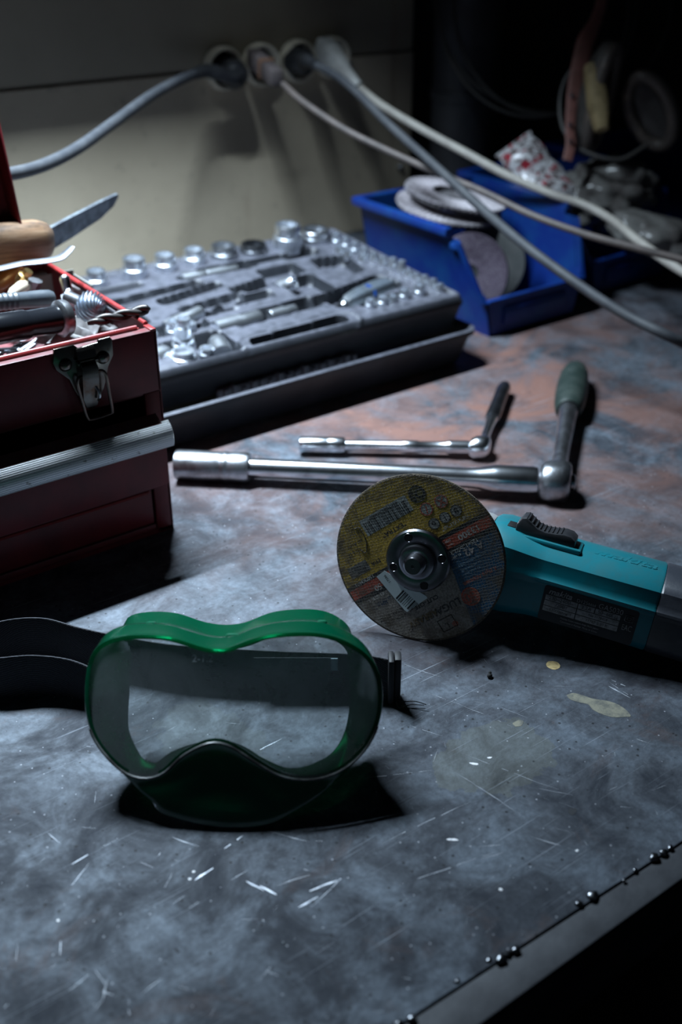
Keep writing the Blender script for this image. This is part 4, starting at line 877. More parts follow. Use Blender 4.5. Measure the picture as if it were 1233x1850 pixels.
# lower drawer, shut
g = G().box((-TL/2, 0.0015, 0.0265), (TL-0.034, 0.0016, 0.0315), bev=0.0005)
d2 = g.obj('drawer', REDM, tb); G().tube([(-TL+0.02, -0.0005, 0.0415), (-0.02, -0.0005, 0.0415)], 0.0013, n=8).obj('drawer_lip', REDRIM, d2)
# lid standing open at the back
lidM = T(-0.020, TDp, 0.181) @ T(0, 0, 0, -12, 0, 0)
g = G().box((-TL/2, 0.004, 0.085), (TL, 0.002, 0.17), lidM).box((0.0, -0.008, 0.085), (0.002, 0.026, 0.17), lidM, bev=0.0006).box((-TL, -0.020, 0.085), (0.002, 0.050, 0.17), lidM).box((-TL/2, -0.020, 0.170), (TL, 0.05, 0.002), lidM)
g.obj('lid', REDM, tb)
G().tube([(-TL+0.01, TDp-0.001, 0.1815), (-0.01, TDp-0.001, 0.1815)], 0.0022, n=8).obj('hinge', STEEL, tb)
# latch: plate, lever, wire bail, rivets, on the front panel
def lp(px, py, y=0.0): q = onv(px, py, 0.725 + y); return (q.x-0.35, q.z)
fM = basis((0, 0, 0), (1, 0, 0), (0, 0, 1), (0, -1, 0))      # x right, y up, z out of the front
lt = [(95, 630), (131, 622), (140, 628), (160, 621), (174, 617), (176, 612), (196, 607), (201, 612), (203, 640), (194, 660), (190, 682), (186, 700), (176, 720), (158, 726), (146, 722), (133, 704), (124, 685), (100, 668), (94, 655)]
pl_ = [lp(*q) for q in lt]
latch = G().prism([(x, z) for x, z in pl_][::-1], 0.0, 0.0022, fM, bev=0.0006).obj('latch', LATCHM, tb, ang=40)
def L3(px, py, out): x, z = lp(px, py); return (x, -out, z)
for q in ((116, 658), (184, 644)):
    x, z = lp(*q); G().lathe([(0.0052, 0.0), (0.0052, 0.0006), (0.0040, 0.0024), (0.0020, 0.0033), (0.0001, 0.0036)], basis((x, -0.0022, z), (1, 0, 0), (0, 0, 1), (0, -1, 0)), n=20).obj('rivet', LATCHM, latch, ang=50)
xa, za = lp(150, 625); xb, zb = lp(162, 735)
def lev(t_, wd, out, th):
    x = xa + (xb-xa)*t_; z = za + (zb-za)*t_
    return [(x-wd, -out, z), (x+wd, -out, z), (x+wd*0.8, -out-th, z), (x-wd*0.8, -out-th, z)]
G().loft([lev(0.0, .0085, .001, .002), lev(0.05, .0090, .001, .0035), lev(0.16, .0095, .001, .0050), lev(0.19, .0070, .001, .003), lev(0.22, .0072, .001, .0060), lev(0.30, .0078, .002, .0075), lev(0.5, .0082, .0025, .0060), lev(0.8, .0080, .002, .0040), lev(0.95, .0055, .002, .0032), lev(1.0, .002, .002, .002)]).obj('latch_lever', LATCHM, latch, ang=40)
G().tube([L3(141, 680, .004), L3(135, 678, .0065), L3(133, 690, .0075), L3(143, 725, .0075), L3(150, 748, .0075), L3(158, 752, .0075), L3(190, 742, .0075), L3(195, 735, .0075), L3(189, 700, .0075), L3(184, 672, .0075), L3(178, 665, .006), L3(174, 668, .004)], 0.00125, n=10, sm=5).obj('wire_bail', mat('copper_worn_wire', (0.42, 0.30, 0.26), 0.3, 1.0, (0.25, 0.22, 0.20), 60), latch, ang=60)
G().tube([L3(166, 693, .007), L3(169, 700, .009), L3(171, 709, .0095), L3(170, 717, .0075)], 0.0011, n=8, sm=4).obj('latch_hook', CHROME, latch, ang=60)
G().tube([L3(136, 656, .0035), L3(172, 646, .0035)], 0.0022, n=10).obj('latch_pin', LATCHM, latch)

#==TOOLS IN THE BOX==
def rot_thing(name, label, cat, p, q, group=None, up=(0, 0, 1)):
    p, q = Vector(p), Vector(q); M = frame(p, q-p, up); return thing(name, label, cat, M, group), (q-p).length
# wooden handle (hammer), runs out of the picture to the left
p, q = ond(86, 432, 0.985), ond(-120, 458, 0.90)
r0, L = rot_thing('wooden_handle_tool', 'worn wooden tool handle lying across the open toolbox', 'tool handle', p, q)
def oval(z, a_, b_, dx=0, dy=0, n=28, e=2.6): return [(dx + a_*math.copysign(abs(math.cos(t_))**(2/e), math.cos(t_)), dy + b_*math.copysign(abs(math.sin(t_))**(2/e), math.sin(t_)), z) for t_ in [2*PI*k/n for k in range(n)]]
G().loft([oval(-.001, .008, .007), oval(.0005, .0125, .011), oval(.004, .0158, .0140), oval(.012, .0182, .0165), oval(.03, .0188, .0170), oval(.06, .0182, .0165), oval(L, .0160, .0150)]).obj('handle', WOOD, r0, ang=60)
G().lathe([(.003, -.0016), (.003, .004)], T(.008, .002, 0), n=12).obj('hanging_hole_plug', STEEL, r0)
# flat file / scraper blade
p, q = ond(70, 442, 1.02), ond(212, 363, 1.10)
M = frame(p, q-p, (0, 0, 1)); L = (q-p).length
bl = G(); 
prof = [(0, -.0115, .0110), (L*.35, -.0105, .0105), (L*.75, -.0075, .0095), (L*.93, -.0020, .0085), (L, .0045, .0080)]
bl.loft([[(lo_, -.0018, z), (hi_, -.0018, z), (hi_, .0018, z), (lo_, .0018, z)] for z, lo_, hi_ in prof]); 
bld = bl.obj('blade', mat('scraped_steel', (0.24, 0.27, 0.30), 0.42, 0.7, (0.12, 0.13, 0.15), 80, 0.4, 0.6, 0.3, 300, .0004)); 
r1 = thing('scraper_blade', 'flat steel scraper blade sticking up behind the wooden handle', 'blade', M @ T(0, 0, 0, 0, 0, 8)); bld.parent = r1
G().lathe([(.006, -.03), (.006, 0)], n=14).obj('tang', STEEL, r1)
# pry bar with a bent tip
pb = [ond(-90, 500, .87), ond(-10, 487, .885), ond(40, 476, .895), ond(85, 471, .90), ond(108, 466, .905), ond(122, 455, .908), ond(130, 446, .91)]
M = Matrix.Translation(pb[3]); iv = M.inverted()
o = G().tube([iv @ v for v in pb], [.0055, .0055, .0055, .0060, .0060, .0052, .0040], n=12, sm=5, flat=(0.30, 1.0), xh=(0, 0, 1)).obj('pry_bar', mat('bright_worn_steel', (0.34, 0.36, 0.40), 0.42, 1.0, (0.20, 0.21, 0.23), 70), ang=60); o.matrix_world = M
tag(o, 'flat steel pry bar with upturned tip under the wooden handle', 'pry bar')
# ribbed rubber grip
p, q = ond(96, 538, .875), ond(-80, 552, .825)
r2, L = rot_thing('rubber_grip_tool', 'grey black ribbed rubber grip lying in the toolbox', 'tool handle', p, q)
prof = [(.0001, -.0005), (.005, 0), (.0066, .003), (.0070, .010)] + [(.0070 if k % 2 else .0063, .030 + .0022*k) for k in range(20)] + [(.0068, .08), (.0068, L)]
G().lathe(prof, n=24).obj('grip', mat('slate_rubber', (0.05, 0.06, 0.075), 0.42, 0, (0.08, 0.09, 0.10), 70), r2, ang=30)
# black flanged tube
p, q = ond(122, 574, .845), ond(-60, 604, .79)
r3, L = rot_thing('flanged_tube', 'glossy black tube with raised metal flange at front of toolbox', 'tube', p, q)
G().lathe([(.0085, .003), (.0085, .0005), (.0112, 0.0), (.0140, .001), (.0145, .003), (.0145, .007), (.0128, .0085), (.0106, .0095)], n=40, cap0=True).obj('flange', SATIN, r3, ang=40)
G().lathe([(.0104, .007), (.0106, .010), (.0106, .035), (.0116, .037), (.0116, .06), (.0120, L)], n=36).obj('tube_body', mat('gloss_black', (0.010, 0.011, 0.014), 0.22), r3, ang=40)
# fluted burr
p = ond(182, 563, .875); q = ond(118, 535, .895)
r4, L = rot_thing('rotary_burr', 'round fluted steel burr beside the black flanged tube', 'burr', p, q)
lo_l = []
for i in range(15):
    t_ = PI*0.62*i/14; R0 = .0125*math.sin(t_+0.02); zz = .0125*(1-math.cos(t_)); tw = t_*1.2
    lo_l.append([(R0*(1+.10*(1 if (k//2) % 2 else -1))*math.cos(2*PI*k/64+tw), R0*(1+.10*(1 if (k//2) % 2 else -1))*math.sin(2*PI*k/64+tw), zz) for k in range(64)])
G().loft(lo_l).obj('cutting_head', mat('burr_steel', (0.42, 0.46, 0.52), 0.35, 1.0), r4, ang=25)
G().lathe([(.006, .016), (.0055, .018), (.0055, .040)], n=16).obj('shank', SATIN, r4)
# twist drill lying on the rim
p, q = ond(158, 584, .835), ond(272, 557, .852)
r5, L = rot_thing('twist_drill', 'dark twist drill bit resting over the toolbox rim corner', 'drill bit', p, q)
lp_ = []
for i in range(60):
    z = L*i/59; tw = 2*PI*z/.030; rr_ = .0044*min(1, .35 + z/.012) if z < .012 else .0044*min(1.0, .2+(L-z)/.003)
    lp_.append([(rr_*(.52 + .48*abs(math.cos(t_)))*math.cos(t_+tw), rr_*(.52 + .48*abs(math.cos(t_)))*math.sin(t_+tw), z) for t_ in [2*PI*k/24 for k in range(24)]])
G().loft(lp_).obj('fluted_body', mat('black_oxide', (0.055, 0.05, 0.05), 0.42, 0.8, (0.10, 0.09, 0.085), 90), r5, ang=50)
# smaller clutter inside
def small(name, lb, cat, geo, m, px, py, d, rx=0, ry=0, rz=0):
    o = geo.obj(name, m, ang=40); o.matrix_world = Matrix.Translation(ond(px, py, d)) @ T(0, 0, 0, rx, ry, rz); tag(o, lb, cat); return o
small('fitting', 'small brass fitting under the pry bar', 'fitting', G().lathe([(.003, -.012), (.0045, -.010), (.0045, -.004), (.0065, -.003), (.0065, .004), (.004, .005), (.004, .010)], n=8), BRASS, 42, 505, .93, 25, 30, 0)
small('hinge_block', 'pale grey metal block with a round hole near toolbox back', 'block', G().box((0, 0, 0), (.030, .012, .018), bev=.002).lathe([(.003, -.0065), (.003, .0)], T(.009, 0, 0, 90, 0, 0), n=14), mat('dull_grey_metal', (0.33, 0.30, 0.30), 0.5, 0.4, (0.2, 0.18, 0.18), 90), 78, 507, .99, 0, 0, 0)
small('lighter', 'amber and red cylinder at the left inside the toolbox', 'cylinder', G().lathe([(.007, -.02), (.009, -.018), (.009, .018), (.007, .02)], n=20), mat('amber_plastic', (0.22, 0.08, 0.02), 0.4), 5, 505, .95, 0, 70, 10)
small('cardboard_scrap', 'folded grey card scrap standing at the toolbox back corner', 'scrap', G().box((0, 0, 0), (.034, .001, .028)).box((.017, -.02, -.002), (.001, .04, .024)), mat('grey_card', (0.26, 0.25, 0.23), 0.8), 104, 520, .985, 0, 0, 0)
small('bolt', 'grey steel bolt leaning behind the fluted burr', 'bolt', G().lathe([(.0085, 0), (.0085, .006), (.0082, .0062)], n=6).lathe([(.0045, .006), (.0045, .03)], n=16), SATIN, 128, 548, .905, -60, 30, 0)
small('bolt', 'short pale bolt standing behind the rubber grip', 'bolt', G().lathe([(.004, -.008), (.004, .004), (.0062, .0045), (.0062, .008)], n=8), SATIN, 61, 522, .92, 10, 15, 0)
small('bolt', 'cream plastic anchor lying behind the rubber grip', 'anchor', G().lathe([(.003, -.012), (.0048, -.008), (.0055, .006), (.004, .010)], n=12), mat('cream_plastic', (0.55, 0.46, 0.36), 0.5), 36, 521, .925, 0, 75, 20).name = 'wall_plug'
small('feeler_blade', 'thin dark steel strip along the toolbox right wall', 'strip', G().box((0, 0, 0), (.006, .075, .003), bev=.0008), SATIN, 188, 550, .895, 0, 20, -2)
small('feeler_blade', 'thin grey strip beside the dark strip, toolbox right wall', 'strip', G().box((0, 0, 0), (.004, .085, .005), bev=.0008), mat('dull_grey_metal', (0.3, 0.3, 0.3), 0.5), 170, 536, .915, 0, -10, 6)
small('rag', 'crumpled grey rag under the twist drill', 'rag', (lambda: (lambda bm: G().bm(bm))((lambda bm: ([setattr(v, 'co', Vector((v.co.x*.028*(1+.25*math.sin(v.co.y*9)), v.co.y*.022*(1+.2*math.sin(v.co.x*8)), v.co.z*.007*(1+.6*math.sin(v.co.x*12+v.co.y*7))))) for v in bm.verts], bm)[1])((lambda b_: (bmesh.ops.create_icosphere(b_, subdivisions=4, radius=1), b_)[1])(bmesh.new()))))(), mat('grey_rag', (0.22, 0.21, 0.21), 0.9, 0, (0.12, 0.11, 0.11), 90), 140, 600, .87)
small('spanner_head', 'grey spanner jaw at the far left above the wooden handle', 'spanner', G().prism([(-.012, -.008), (-.005, -.010), (-.004, -.002), (.004, -.002), (.005, -.010), (.012, -.008), (.013, .006), (.005, .012), (-.005, .012), (-.013, .006)], -.003, .003, bev=.0008).box((0, .03, 0), (.010, .04, .005), bev=.001), SATIN, 0, 408, 1.0, 60, 20, 30)
# heap filling the bottom of the box: screws and swarf nobody could count
g = G(); rr = random.Random(4)
for _ in range(260):
    x, y = rr.uniform(-.44, -.012), rr.uniform(.014, .212); L_ = rr.uniform(.010, .028); r = rr.uniform(.0014, .0032)
    g.lathe([(r*1.7, 0), (r*1.7, r), (r, r*1.1), (r, L_)], T(x, y, rr.uniform(.1320, .142), rr.uniform(60, 110), rr.uniform(-20, 20), rr.uniform(0, 360)) , n=8)
o = g.obj('loose_screws', STEEL, ang=40, recalc=False); o.matrix_world = tbM; o['kind'] = 'stuff'; tag(o, 'loose screws and bolts covering the toolbox floor', 'screws')

#==BINS==
def bin_(origin, ang, label):
    M = T(origin[0], origin[1], 0.0, 0, 0, ang); root = thing('storage_bin', label, 'bin', M, 'blue stacking bins along the wall')
    Wb, Wt, Dp, Hb, t_ = .145, .198, .232, .125, .0025
    def quad_wall(P0, P1, th, g, nvec):
        n_ = Vector(nvec).normalized()*th; g.loft([[tuple(Vector(p)) for p in P0], [tuple(Vector(p)+n_) for p in P0]])
    xb0, xb1 = 0, Wb; ft = (Wt-Wb)/2
    g = G(); g.box((Wb/2, Dp/2, .0015), (Wb, Dp, .003))
    # side profile: low lip at the front, raked cut-away up to full height
    for sx, x0, x1 in ((-1, 0, -ft), (1, Wb, Wb+ft)):
        def P(y, z): f_ = z/Hb; return (x0 + (x1-x0)*f_, y, z)
        prof = [P(0, 0), P(0, .045), P(.004, .052), P(.012, .056), P(.034, .105), P(.040, .1135), P(.052, .1135), P(.052, Hb), P(Dp, Hb), P(Dp, 0)]
        quad_wall(prof, None, t_, g, (-sx, 0, 0))
    g.obj('side_walls', BLUEM, root, ang=30)
    g = G(); quad_wall([(0, 0, 0), (Wb, 0, 0), (Wb+ft*.36, 0, .045), (-ft*.36, 0, .045)], None, .0025, g, (0, 1, 0))
    g.box((Wb/2, -.001, .046), (Wb+ft*.7, .007, .004), bev=.001); g.obj('front_lip', BLUEM, root)
    G().box((Wb/2, -.0016, .024), (Wb*.72, .003, .022), bev=.001).obj('label_slot', BLUEM, root)
    G().box((Wb/2, -.0036, .0285), (Wb*.70, .002, .0022), bev=.0006).obj('slot_edge', BLUEM, root)
    g = G(); quad_wall([(0, Dp, 0), (Wb, Dp, 0), (Wb+ft, Dp, Hb), (-ft, Dp, Hb)], None, .0025, g, (0, -1, 0)); g.obj('back_wall', BLUEM, root)
    g = G()
    for sx, x in ((-1, -ft), (1, Wb+ft)): g.box((x+sx*.003, (.052+Dp)/2, Hb-.003), (.011, Dp-.050, .010), bev=.0018)
    g.box((Wb/2, Dp+.003, Hb-.003), (Wt+.014, .010, .010), bev=.0018)
    for sx, x in ((-1, -ft*.9), (1, Wb+ft*.9)): g.box((x+sx*.001, .045, .106), (.006, .014, .008), bev=.0015)
    g.obj('rim', BLUEM, root, ang=40)
    for sx, x0 in ((-1, 0), (1, Wb)):
        G().loft([[(x0+sx*ft*.36-sx*.001, 0, .044), (x0+sx*ft*.36+sx*.0045, -.001, .044), (x0+sx*ft*.36+sx*.0045, .006, .044), (x0+sx*ft*.36-sx*.001, .006, .044)], [(x0+sx*ft*.9-sx*.001, .036, .112), (x0+sx*ft*.9+sx*.0045, .032, .112), (x0+sx*ft*.9+sx*.0045, .042, .112), (x0+sx*ft*.9-sx*.001, .042, .112)]]).obj('corner_rib', BLUEM, root)
    return root
bin_((.878, .900), 0, 'front left blue bin holding flap discs')
bin_((1.098, .935), 2, 'blue bin behind the cables, right of the flap disc bin')
bin_((1.330, 1.00), 0, 'farthest right blue bin, half hidden by crumpled plastic')
def flap_disc(M, label, R=.0625, n=52, m=None, group='flap discs piled in the blue bin'):
    root = thing('flap_disc', label, 'flap disc', M, group)
    G().lathe([(.011, -.001), (.013, -.003), (.030, -.003), (.036, .002), (R-.003, .002), (R-.002, .0), (R-.002, .0035), (.034, .0035), (.028, -.001), (.011, -.001)], n=40, cap0=False, cap1=False).obj('backing_plate', mat('fibre_backing', (0.16, 0.15, 0.16), 0.7, 0, (0.09, 0.085, 0.09), 90), root)
    g = G()
    for k in range(n):
        a_ = 2*PI*k/n; M2 = Matrix.Rotation(a_, 4, 'Z') @ T((R+.032)/2, 0, .0065, 14, 0, 8); g.box((0, 0, 0), (R-.030, .0125, .0014), M2)
    g.obj('abrasive_flaps', m or FLAP, root, recalc=False)
    return root
FLAP = mat('zirconia_flaps', (0.60, 0.56, 0.59), 0.75, 0, (0.36, 0.32, 0.35), 250, 0.4, 0.6, 0.6, 900, .0006)
PURP = mat('purple_grit', (0.09, 0.065, 0.10), 0.8, 0, (0.18, 0.15, 0.19), 500, 0.45, 0.6, 0.8, 900, .0008)
flap_disc(T(.938, 1.055, .112, 8, 4, 0), 'lower flap disc of the pair lying flat in the bin', R=.068)
flap_disc(T(.943, 1.050, .127, 10, 5, 20), 'upper flap disc of the pair lying flat in the bin', R=.065)
for (x, y, z, rx, ry, rz, r, lb, m) in ((.905, .968, .060, 84, 0, -62, .048, 'purple grit disc leaning in the front of the bin', PURP), (.950, .990, .058, 80, 0, -50, .050, 'grey disc leaning behind the purple one', mat('dark_grey_disc', (0.07, 0.075, 0.075), 0.6, 0, (0.10, 0.10, 0.10), 60))):
    o = G().lathe([(.009, -.002), (r-.001, -.002), (r, 0), (r-.001, .003), (.024, .003), (.020, .001), (.009, .001), (.009, -.002)], n=48, cap0=False, cap1=False).obj('grinding_disc', m, ang=40)
    o.matrix_world = T(x, y, z, rx, ry, rz); tag(o, lb, 'grinding disc')
for k, (x, y, a_) in enumerate(((.985, .955, 30), (1.000, .945, -50), (.975, .940, 80), (.955, .945, 10))):
    o = G().lathe([(.0075, 0), (.0075, .005), (.0072, .0052)], n=6).lathe([(.004, .005), (.004, .026)], n=14).obj('bolt', SATIN, ang=40); o.matrix_world = T(x, y, .012, 85, 0, a_)
    tag(o, ['grey bolt nearest the middle of the bin floor', 'grey bolt lying at the right end of the bin floor', 'grey bolt second from the right on the bin floor', 'grey bolt at the left end, beside the purple disc'][k], 'bolt', 'bolts in the blue bin')

#==OUTLETS AND PLUGS ON THE WALL==
OV = 1.38
OX = [.799, .860, .922, .982]; OZ = .2605
outlet = thing('power_outlet_block', 'cream four gang socket outlet block on the painted wall', 'power outlet', T(.89, OV, OZ))
iv = T(-.89, -OV, -OZ)
wM = lambda x, z, y=OV: iv @ basis((x, y, z), (1, 0, 0), (0, 0, 1), (0, -1, 0))
G().box((0, .006, 0), (.275, .012, .075), bev=.004).obj('back_box', VOIDM, outlet) if False else None
for i, x in enumerate(OX):
    G().lathe([(.0225, 0), (.0235, .014), (.0255, .0155), (.0275, .0145), (.0285, .010), (.0285, 0)], wM(x, OZ), n=44, cap0=False, cap1=False).obj('outlet_ring', BAKELITE, outlet, ang=45)
    G().lathe([(.0228, .0005), (.0001, .0006)], wM(x, OZ), n=32, cap0=False).obj('outlet_well', VOIDM, outlet)
for i in range(3):
    G().box((0, 0, 0), (.012, .020, .004), wM((OX[i]+OX[i+1])/2, OZ) @ T(0, 0, .006), bev=.001).obj('bridge', BAKELITE, outlet)
def cable(name, lb, pts, r, m, cat='cable', plug=None, sm=10):
    base = Vector(pts[0]); root = thing(name, lb, cat, Matrix.Translation(base)); iv_ = Matrix.Translation(-base)
    G().tube([iv_ @ Vector(p) for p in pts], r, n=12, sm=sm).obj('cord', m, root, ang=80)
    return root, iv_
# black round plug, cord sweeping left out of the picture
P0 = Vector((.800, OV-.030, .256))
pts = [ond(352, 133, 1.405), ond(318, 148, 1.36), ond(270, 175, 1.29), ond(205, 222, 1.20), ond(140, 268, 1.11), ond(80, 298, 1.04), ond(20, 314, .99), ond(-60, 322, .95), ond(-140, 318, .92), ond(-330, 335, .84), ond(-480, 430, .80), ond(-580, 640, .78)]
r6, iv_ = cable('power_cable', 'thick grey power cord sweeping left from the first outlet', pts, .0062, CABLEGREY)
fd = (Vector(pts[0])-P0).normalized()
G().lathe([(.018, -.018), (.0195, -.010), (.0195, .006), (.017, .014), (.011, .020)], iv_ @ frame(P0, Vector((-.25, -1, 0))), n=32).obj('plug_body', BLACKP, r6, ang=45)
G().tube([iv_ @ p for p in (P0+Vector((-.004, -.012, 0)), P0+Vector((-.012, -.016, -.001)), ond(375, 128, 1.42), Vector(pts[0])+Vector((0, 0, 0)))], [.012, .0105, .009, .0075], n=16, sm=5).obj('strain_relief', BLACKP, r6, ang=60)
# brown cord with an old two part plug
pts = [ond(512, 152, 1.40), ond(545, 182, 1.37), ond(620, 232, 1.34), ond(700, 272, 1.32), ond(790, 312, 1.29), ond(870, 345, 1.26), ond(960, 388, 1.22), ond(1060, 424, 1.19), ond(1150, 448, 1.17), ond(1260, 476, 1.15), ond(1360, 500, 1.13), onh(1500, 600, .005), onh(1700, 640, .005)]
r7, iv_ = cable('power_cable', 'thin brown cord running right from the old square plug', pts, .0040, CABLEBROWN)
pa, pb_ = ond(458, 103, 1.475), ond(505, 146, 1.405); Mx = iv_ @ frame(pa, pb_-pa, (0, 0, 1)); LL = (pb_-pa).length
G().box((0, 0, LL*.22), (.024, .020, LL*.5), Mx, bev=.004).obj('plug_body', mat('grimy_brown_plastic', (0.17, 0.14, 0.14), 0.45, 0, (0.10, 0.08, 0.08), 70), r7)
G().box((0, 0, LL*.72), (.023, .020, LL*.42), Mx, bev=.005).obj('plug_cap', mat('dark_brown_plastic', (0.075, 0.062, 0.062), 0.4), r7)
G().box((0, 0, LL*.49), (.026, .022, .006), Mx, bev=.002).obj('plug_seam', mat('orange_brown', (0.17, 0.09, 0.055), 0.5), r7)
# dark cord with the angled black plug
pts = [ond(572, 118, 1.43), ond(612, 140, 1.40), ond(650, 172, 1.37), ond(700, 222, 1.33), ond(760, 276, 1.29), ond(820, 330, 1.25), ond(880, 385, 1.21), ond(950, 444, 1.16), ond(1040, 510, 1.12), ond(1130, 568, 1.09), ond(1240, 622, 1.07), onh(1380, 690, .006), onh(1600, 720, .006)]
r8, iv_ = cable('power_cable', 'dark grey cord crossing in front of the blue bin', pts, .0053, CABLEGREY)
P1 = Vector((.915, OV-.025, .262)); G().lathe([(.018, -.018), (.019, -.010), (.019, .006), (.015, .014)], iv_ @ frame(P1, (0.25, -1, 0.05)), n=30).obj('plug_body', BLACKP, r8, ang=45)
G().tube([iv_ @ v for v in (P1+Vector((0, -.01, 0)), ond(553, 110, 1.46), Vector(pts[0]))], [.012, .010, .0065], n=14, sm=5).obj('strain_relief', BLACKP, r8, ang=60)
# white plug and cord
pts = [ond(652, 160, 1.50), ond(690, 190, 1.475), ond(760, 232, 1.45), ond(840, 275, 1.42), ond(920, 318, 1.40), ond(1000, 352, 1.38), ond(1060, 372, 1.37), ond(1110, 400, 1.34), ond(1160, 440, 1.28), ond(1240, 494, 1.22), ond(1340, 540, 1.18), onh(1480, 620, .006), onh(1700, 690, .006)]
r9, iv_ = cable('power_cable', 'off white cord and moulded plug in the last outlet', pts, .0052, CABLEWHITE)
pa, pb_ = ond(588, 90, 1.545), ond(625, 128, 1.52); Mx = iv_ @ frame(pa, pb_-pa, (0, 0, 1)); LL = (pb_-pa).length
WP = mat('white_plug_plastic', (0.60, 0.60, 0.58), 0.45, 0, (0.45, 0.44, 0.42), 40)
G().box((0, 0, .002), (.030, .026, .026), Mx, bev=.005).obj('plug_body', WP, r9)
G().loft([oval(.012, .0165, .0140), oval(.018, .0180, .015), oval(.030, .0160, .0130), oval(LL, .0095, .009)], Mx).obj('plug_shoulder', WP, r9, ang=50)
Mx = iv_ @ frame(pb_, Vector(pts[0])-pb_, (0, 0, 1)); LL = (Vector(pts[0])-pb_).length
G().lathe([(.0098-.003*k/24 - (.0014 if k % 2 else 0), LL*k/24 - .004) for k in range(25)], Mx, n=18).obj('strain_relief', WP, r9, ang=30)

#==DARK CORNER ON THE RIGHT==
pm = mat('sooty_pipe', (0.055, 0.057, 0.066), 0.55, 0.2, (0.035, 0.035, 0.04), 15, 0.4, 0.65, 0.3, 60, .001)
pipe = thing('metal_pipe', 'sooty vertical metal pipe standing against the wall', 'pipe', T(1.195, 1.325, 0))
G().lathe([(.047, .0), (.047, .30), (.045, .34), (.040, .42), (.040, 1.1)], n=36).obj('pipe_run', pm, pipe, ang=50)
G().lathe([(.049, .19), (.050, .192), (.050, .204), (.049, .206)], n=36).obj('pipe_band', pm, pipe)
o = G().lathe([(.005, 0), (.005, .004), (.003, .007), (.0001, .0075)], basis((0, 0, 0), (1, 0, 0), (0, 0, 1), (0, -1, 0)), n=16).obj('wall_bolt', SATIN); o.location = (1.118, OV, .088); tag(o, 'small bolt head in the wall beside the sooty pipe', 'bolt')
strip = G().box((0, 0, 0), (.040, .012, .36), bev=.002).obj('wooden_batten', mat('dark_batten', (0.05, 0.048, 0.038), 0.7, 0, (0.03, 0.03, 0.025), 30)); strip.location = (1.305, 1.385, .20); tag(strip, 'dark batten upright on the wall right of the pipe', 'batten')
# coil of hose hung up
coil = thing('hanging_wire_coil', 'loops of dark wire hanging before the black corner', 'wire coil', Matrix.Translation(ond(990, 20, 1.56)))
ivc = Matrix.Translation(-ond(990, 20, 1.56))
WIREM = mat('dark_wire', (0.04, 0.038, 0.036), 0.55)
for (cx_, cy_, rx_, ry_, d_) in ((965, 10, 172, 202, 1.56), (985, 0, 165, 208, 1.565), (1000, -10, 215, 215, 1.575)):
    pts = [ivc @ ond(cx_+rx_*math.cos(2*PI*k/48), cy_+ry_*math.sin(2*PI*k/48), d_) for k in range(49)]
    G().tube(pts, .0024, n=8, cap=False).obj('wire_loop', WIREM, coil, ang=80)
# headgear hanging on its strap
hg = thing('hanging_ear_defenders', 'hanging ear defenders with brown strap and yellowed cushion', 'ear defenders', Matrix.Translation(ond(1090, -20, 1.42)))
ivh = Matrix.Translation(-ond(1090, -20, 1.42))
sp_ = [ond(x, y, 1.42) for x, y in ((1092, -40), (1086, 10), (1076, 40), (1060, 75), (1048, 120), (1038, 165), (1033, 200), (1031, 235), (1032, 262), (1026, 290))]
G().tube([ivh @ p for p in sp_], [.008, .008, .009, .013, .012, .010, .0075, .007, .0075, .007], n=10, sm=5, flat=(0.22, 1.0), xh=tuple(Fv)).obj('strap', LEATHER, hg, ang=80)
for k, (x, y) in enumerate(((1034, 172), (1031, 225), (1032, 255))):
    G().lathe([(.0022, 0), (.0030, .002), (.0001, .0035)], ivh @ frame(ond(x, y, 1.415), -Fv), n=10).obj('strap_stud', STEEL, hg)
def cup(px, py, d_, ang, w_, h_, dep, turn, m_shell, m_pad, yellow=False):
    Mx = ivh @ frame(ond(px, py, d_), -Fv, tuple(Rv)) @ T(0, 0, 0, 0, 0, ang) @ T(0, 0, 0, 0, turn, 0)
    G().loft([[(w_*s_*math.cos(2*PI*k/32), h_*s_*math.sin(2*PI*k/32), z) for k in range(32)] for s_, z in ((.25, -dep), (.7, -dep*.85), (.95, -dep*.45), (1.0, -.004), (1.0, 0))], Mx, cap1=False).obj('cup_shell', m_shell, hg, ang=60)
    n_ = 32; ring_ = [Vector((w_*.86*math.cos(2*PI*k/n_), h_*.88*math.sin(2*PI*k/n_), .004)) for k in range(n_+1)]
    G().tube(ring_, .0085, Mx, n=10, cap=False).obj('cushion', m_pad, hg, ang=80)
    G().loft([[(w_*.8*s_*math.cos(2*PI*k/24), h_*.8*s_*math.sin(2*PI*k/24), z) for k in range(24)] for s_, z in ((1.0, .0), (.5, -.006), (.05, -.004))], Mx, cap0=False).obj('foam_liner', YPAD if yellow else m_shell, hg, ang=60)
SHELL = mat('dark_shell', (0.05, 0.048, 0.046), 0.4, 0, (0.08, 0.075, 0.07), 40); PADD = mat('cracked_cushion', (0.10, 0.085, 0.075), 0.45, 0, (0.22, 0.17, 0.14), 60, 0.55, 0.7)
cup(1083, 178, 1.42, -8, .028, .072, .025, 55, SHELL, PADD, True)
cup(1178, 200, 1.43, 28, .032, .055, .028, -35, SHELL, PADD)
o = G().tube([ivh @ p for p in smooth_path([ond(1062, 95, 1.43), ond(1024, 140, 1.44), ond(1012, 190, 1.445), ond(1022, 240, 1.44), ond(1060, 275, 1.43), ond(1120, 288, 1.42), ond(1170, 262, 1.42)], 6)], .0030, n=8).obj('headband_wire', SHELL, hg, ang=80)
G().loft([oval(0, .010, .012), oval(.02, .013, .016), oval(.055, .014, .018), oval(.085, .009, .010)], ivh @ frame(ond(1070, 118, 1.40), ond(1085, 215, 1.40)-ond(1070, 118, 1.40), tuple(Rv))).obj('foam_block', YPAD, hg, ang=60)
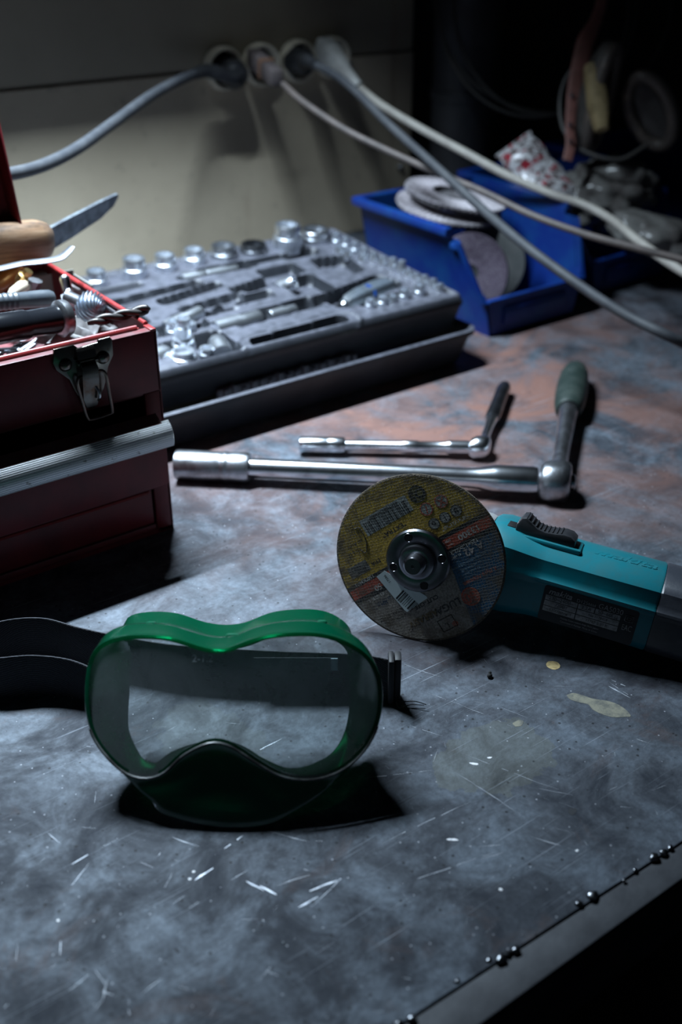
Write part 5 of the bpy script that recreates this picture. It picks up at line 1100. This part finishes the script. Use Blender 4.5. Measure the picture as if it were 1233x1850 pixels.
# crumpled plastic and the foil bag
def crumple(name, lb, cat, m, px, py, d_, sx, sy, sz, seed, rot=(0, 0, 0), amp=.35, sub=5):
    bm = bmesh.new(); bmesh.ops.create_icosphere(bm, subdivisions=sub, radius=1); rr = random.Random(seed)
    dirs = [(Vector((rr.gauss(0, 1), rr.gauss(0, 1), rr.gauss(0, 1))).normalized(), rr.uniform(3, 9), rr.uniform(0, 6)) for _ in range(9)]
    for v in bm.verts:
        c = v.co.copy(); k = sum(abs(math.sin(c.dot(d)*f_+ph)) for d, f_, ph in dirs)/9
        c *= (1-amp) + 2*amp*k; v.co = Vector((c.x*sx, c.y*sy, c.z*sz))
    o = G().bm(bm).obj(name, m, ang=30); o.matrix_world = Matrix.Translation(ond(px, py, d_)) @ T(0, 0, 0, *rot); tag(o, lb, cat); return o
PLAS = mat('grey_film', (0.20, 0.195, 0.185), 0.28, 0, (0.11, 0.10, 0.095), 30, 0.4, 0.6, 0.2, 60, .002)
crumple('crumpled_plastic_bag', 'crumpled glossy grey plastic bag behind the blue bins', 'plastic bag', PLAS, 1092, 348, 1.50, .062, .05, .040, 3, (10, -12, -36))
crumple('crumpled_plastic_bag', 'loose grey plastic film right of the crumpled bag', 'plastic bag', PLAS, 1185, 425, 1.44, .06, .04, .024, 8, (0, 15, -36))
def foil():
    t = NT('printed_foil'); v = t.co(); n1 = t.noise(v, 120, 3, 0.5, 0.6); n2 = t.noise(t.co(loc=(2, 5, 1)), 75, 3)
    c = t.mix(t.ramp(n1, [(0.44, 0.0), (0.50, 1.0)]), (0.16, 0.12, 0.12), (0.75, 0.74, 0.76)); c = t.mix(t.ramp(n2, [(0.56, 0.0), (0.60, 1.0)]), c, (0.42, 0.03, 0.05))
    t.l(c, t.b.inputs['Base Color']); t.b.inputs['Roughness'].default_value = 0.35; t.b.inputs['Metallic'].default_value = 0.2; t.bump(t.noise(v, 60, 3), 0.6, .004); return t.m
fo = G(); bm = bmesh.new(); bmesh.ops.create_grid(bm, x_segments=26, y_segments=18, size=1)
loops = []
for i in range(19):
    x = -1 + 2*i/18; e = 1-abs(x)**6*.9; loops.append([(x*.056, .030*math.cos(t_)*(1+.05*math.sin(x*9)), .016*e*math.sin(t_)*(1+.25*math.sin(x*7+t_*3))) for t_ in [2*PI*k/28 for k in range(28)]])
bm.free(); fo.loft(loops); fo.box((-.057, 0, 0), (.004, .060, .0015)).box((.057, 0, 0), (.004, .060, .0015))
o = fo.obj('foil_snack_bag', foil(), ang=40); fx = (ond(1030, 372, 1.44)-ond(925, 285, 1.50)).normalized(); fm = frame(ond(975, 318, 1.47), -Fv*.8+Zv*.6, tuple(fx)); o.matrix_world = fm
tag(o, 'white and red printed foil bag lying on the blue bin', 'foil bag')
# small metal crumb on the bench
o = G().sphere((0, 0, .0016), .0021, seg=12, sc=(1, .8, .8)).sphere((.0012, .001, .003), .0011, seg=8).obj('metal_crumb', VOIDM); o.location = onh(885, 1224, 0); tag(o, 'tiny black metal crumb right of the goggles', 'crumb')
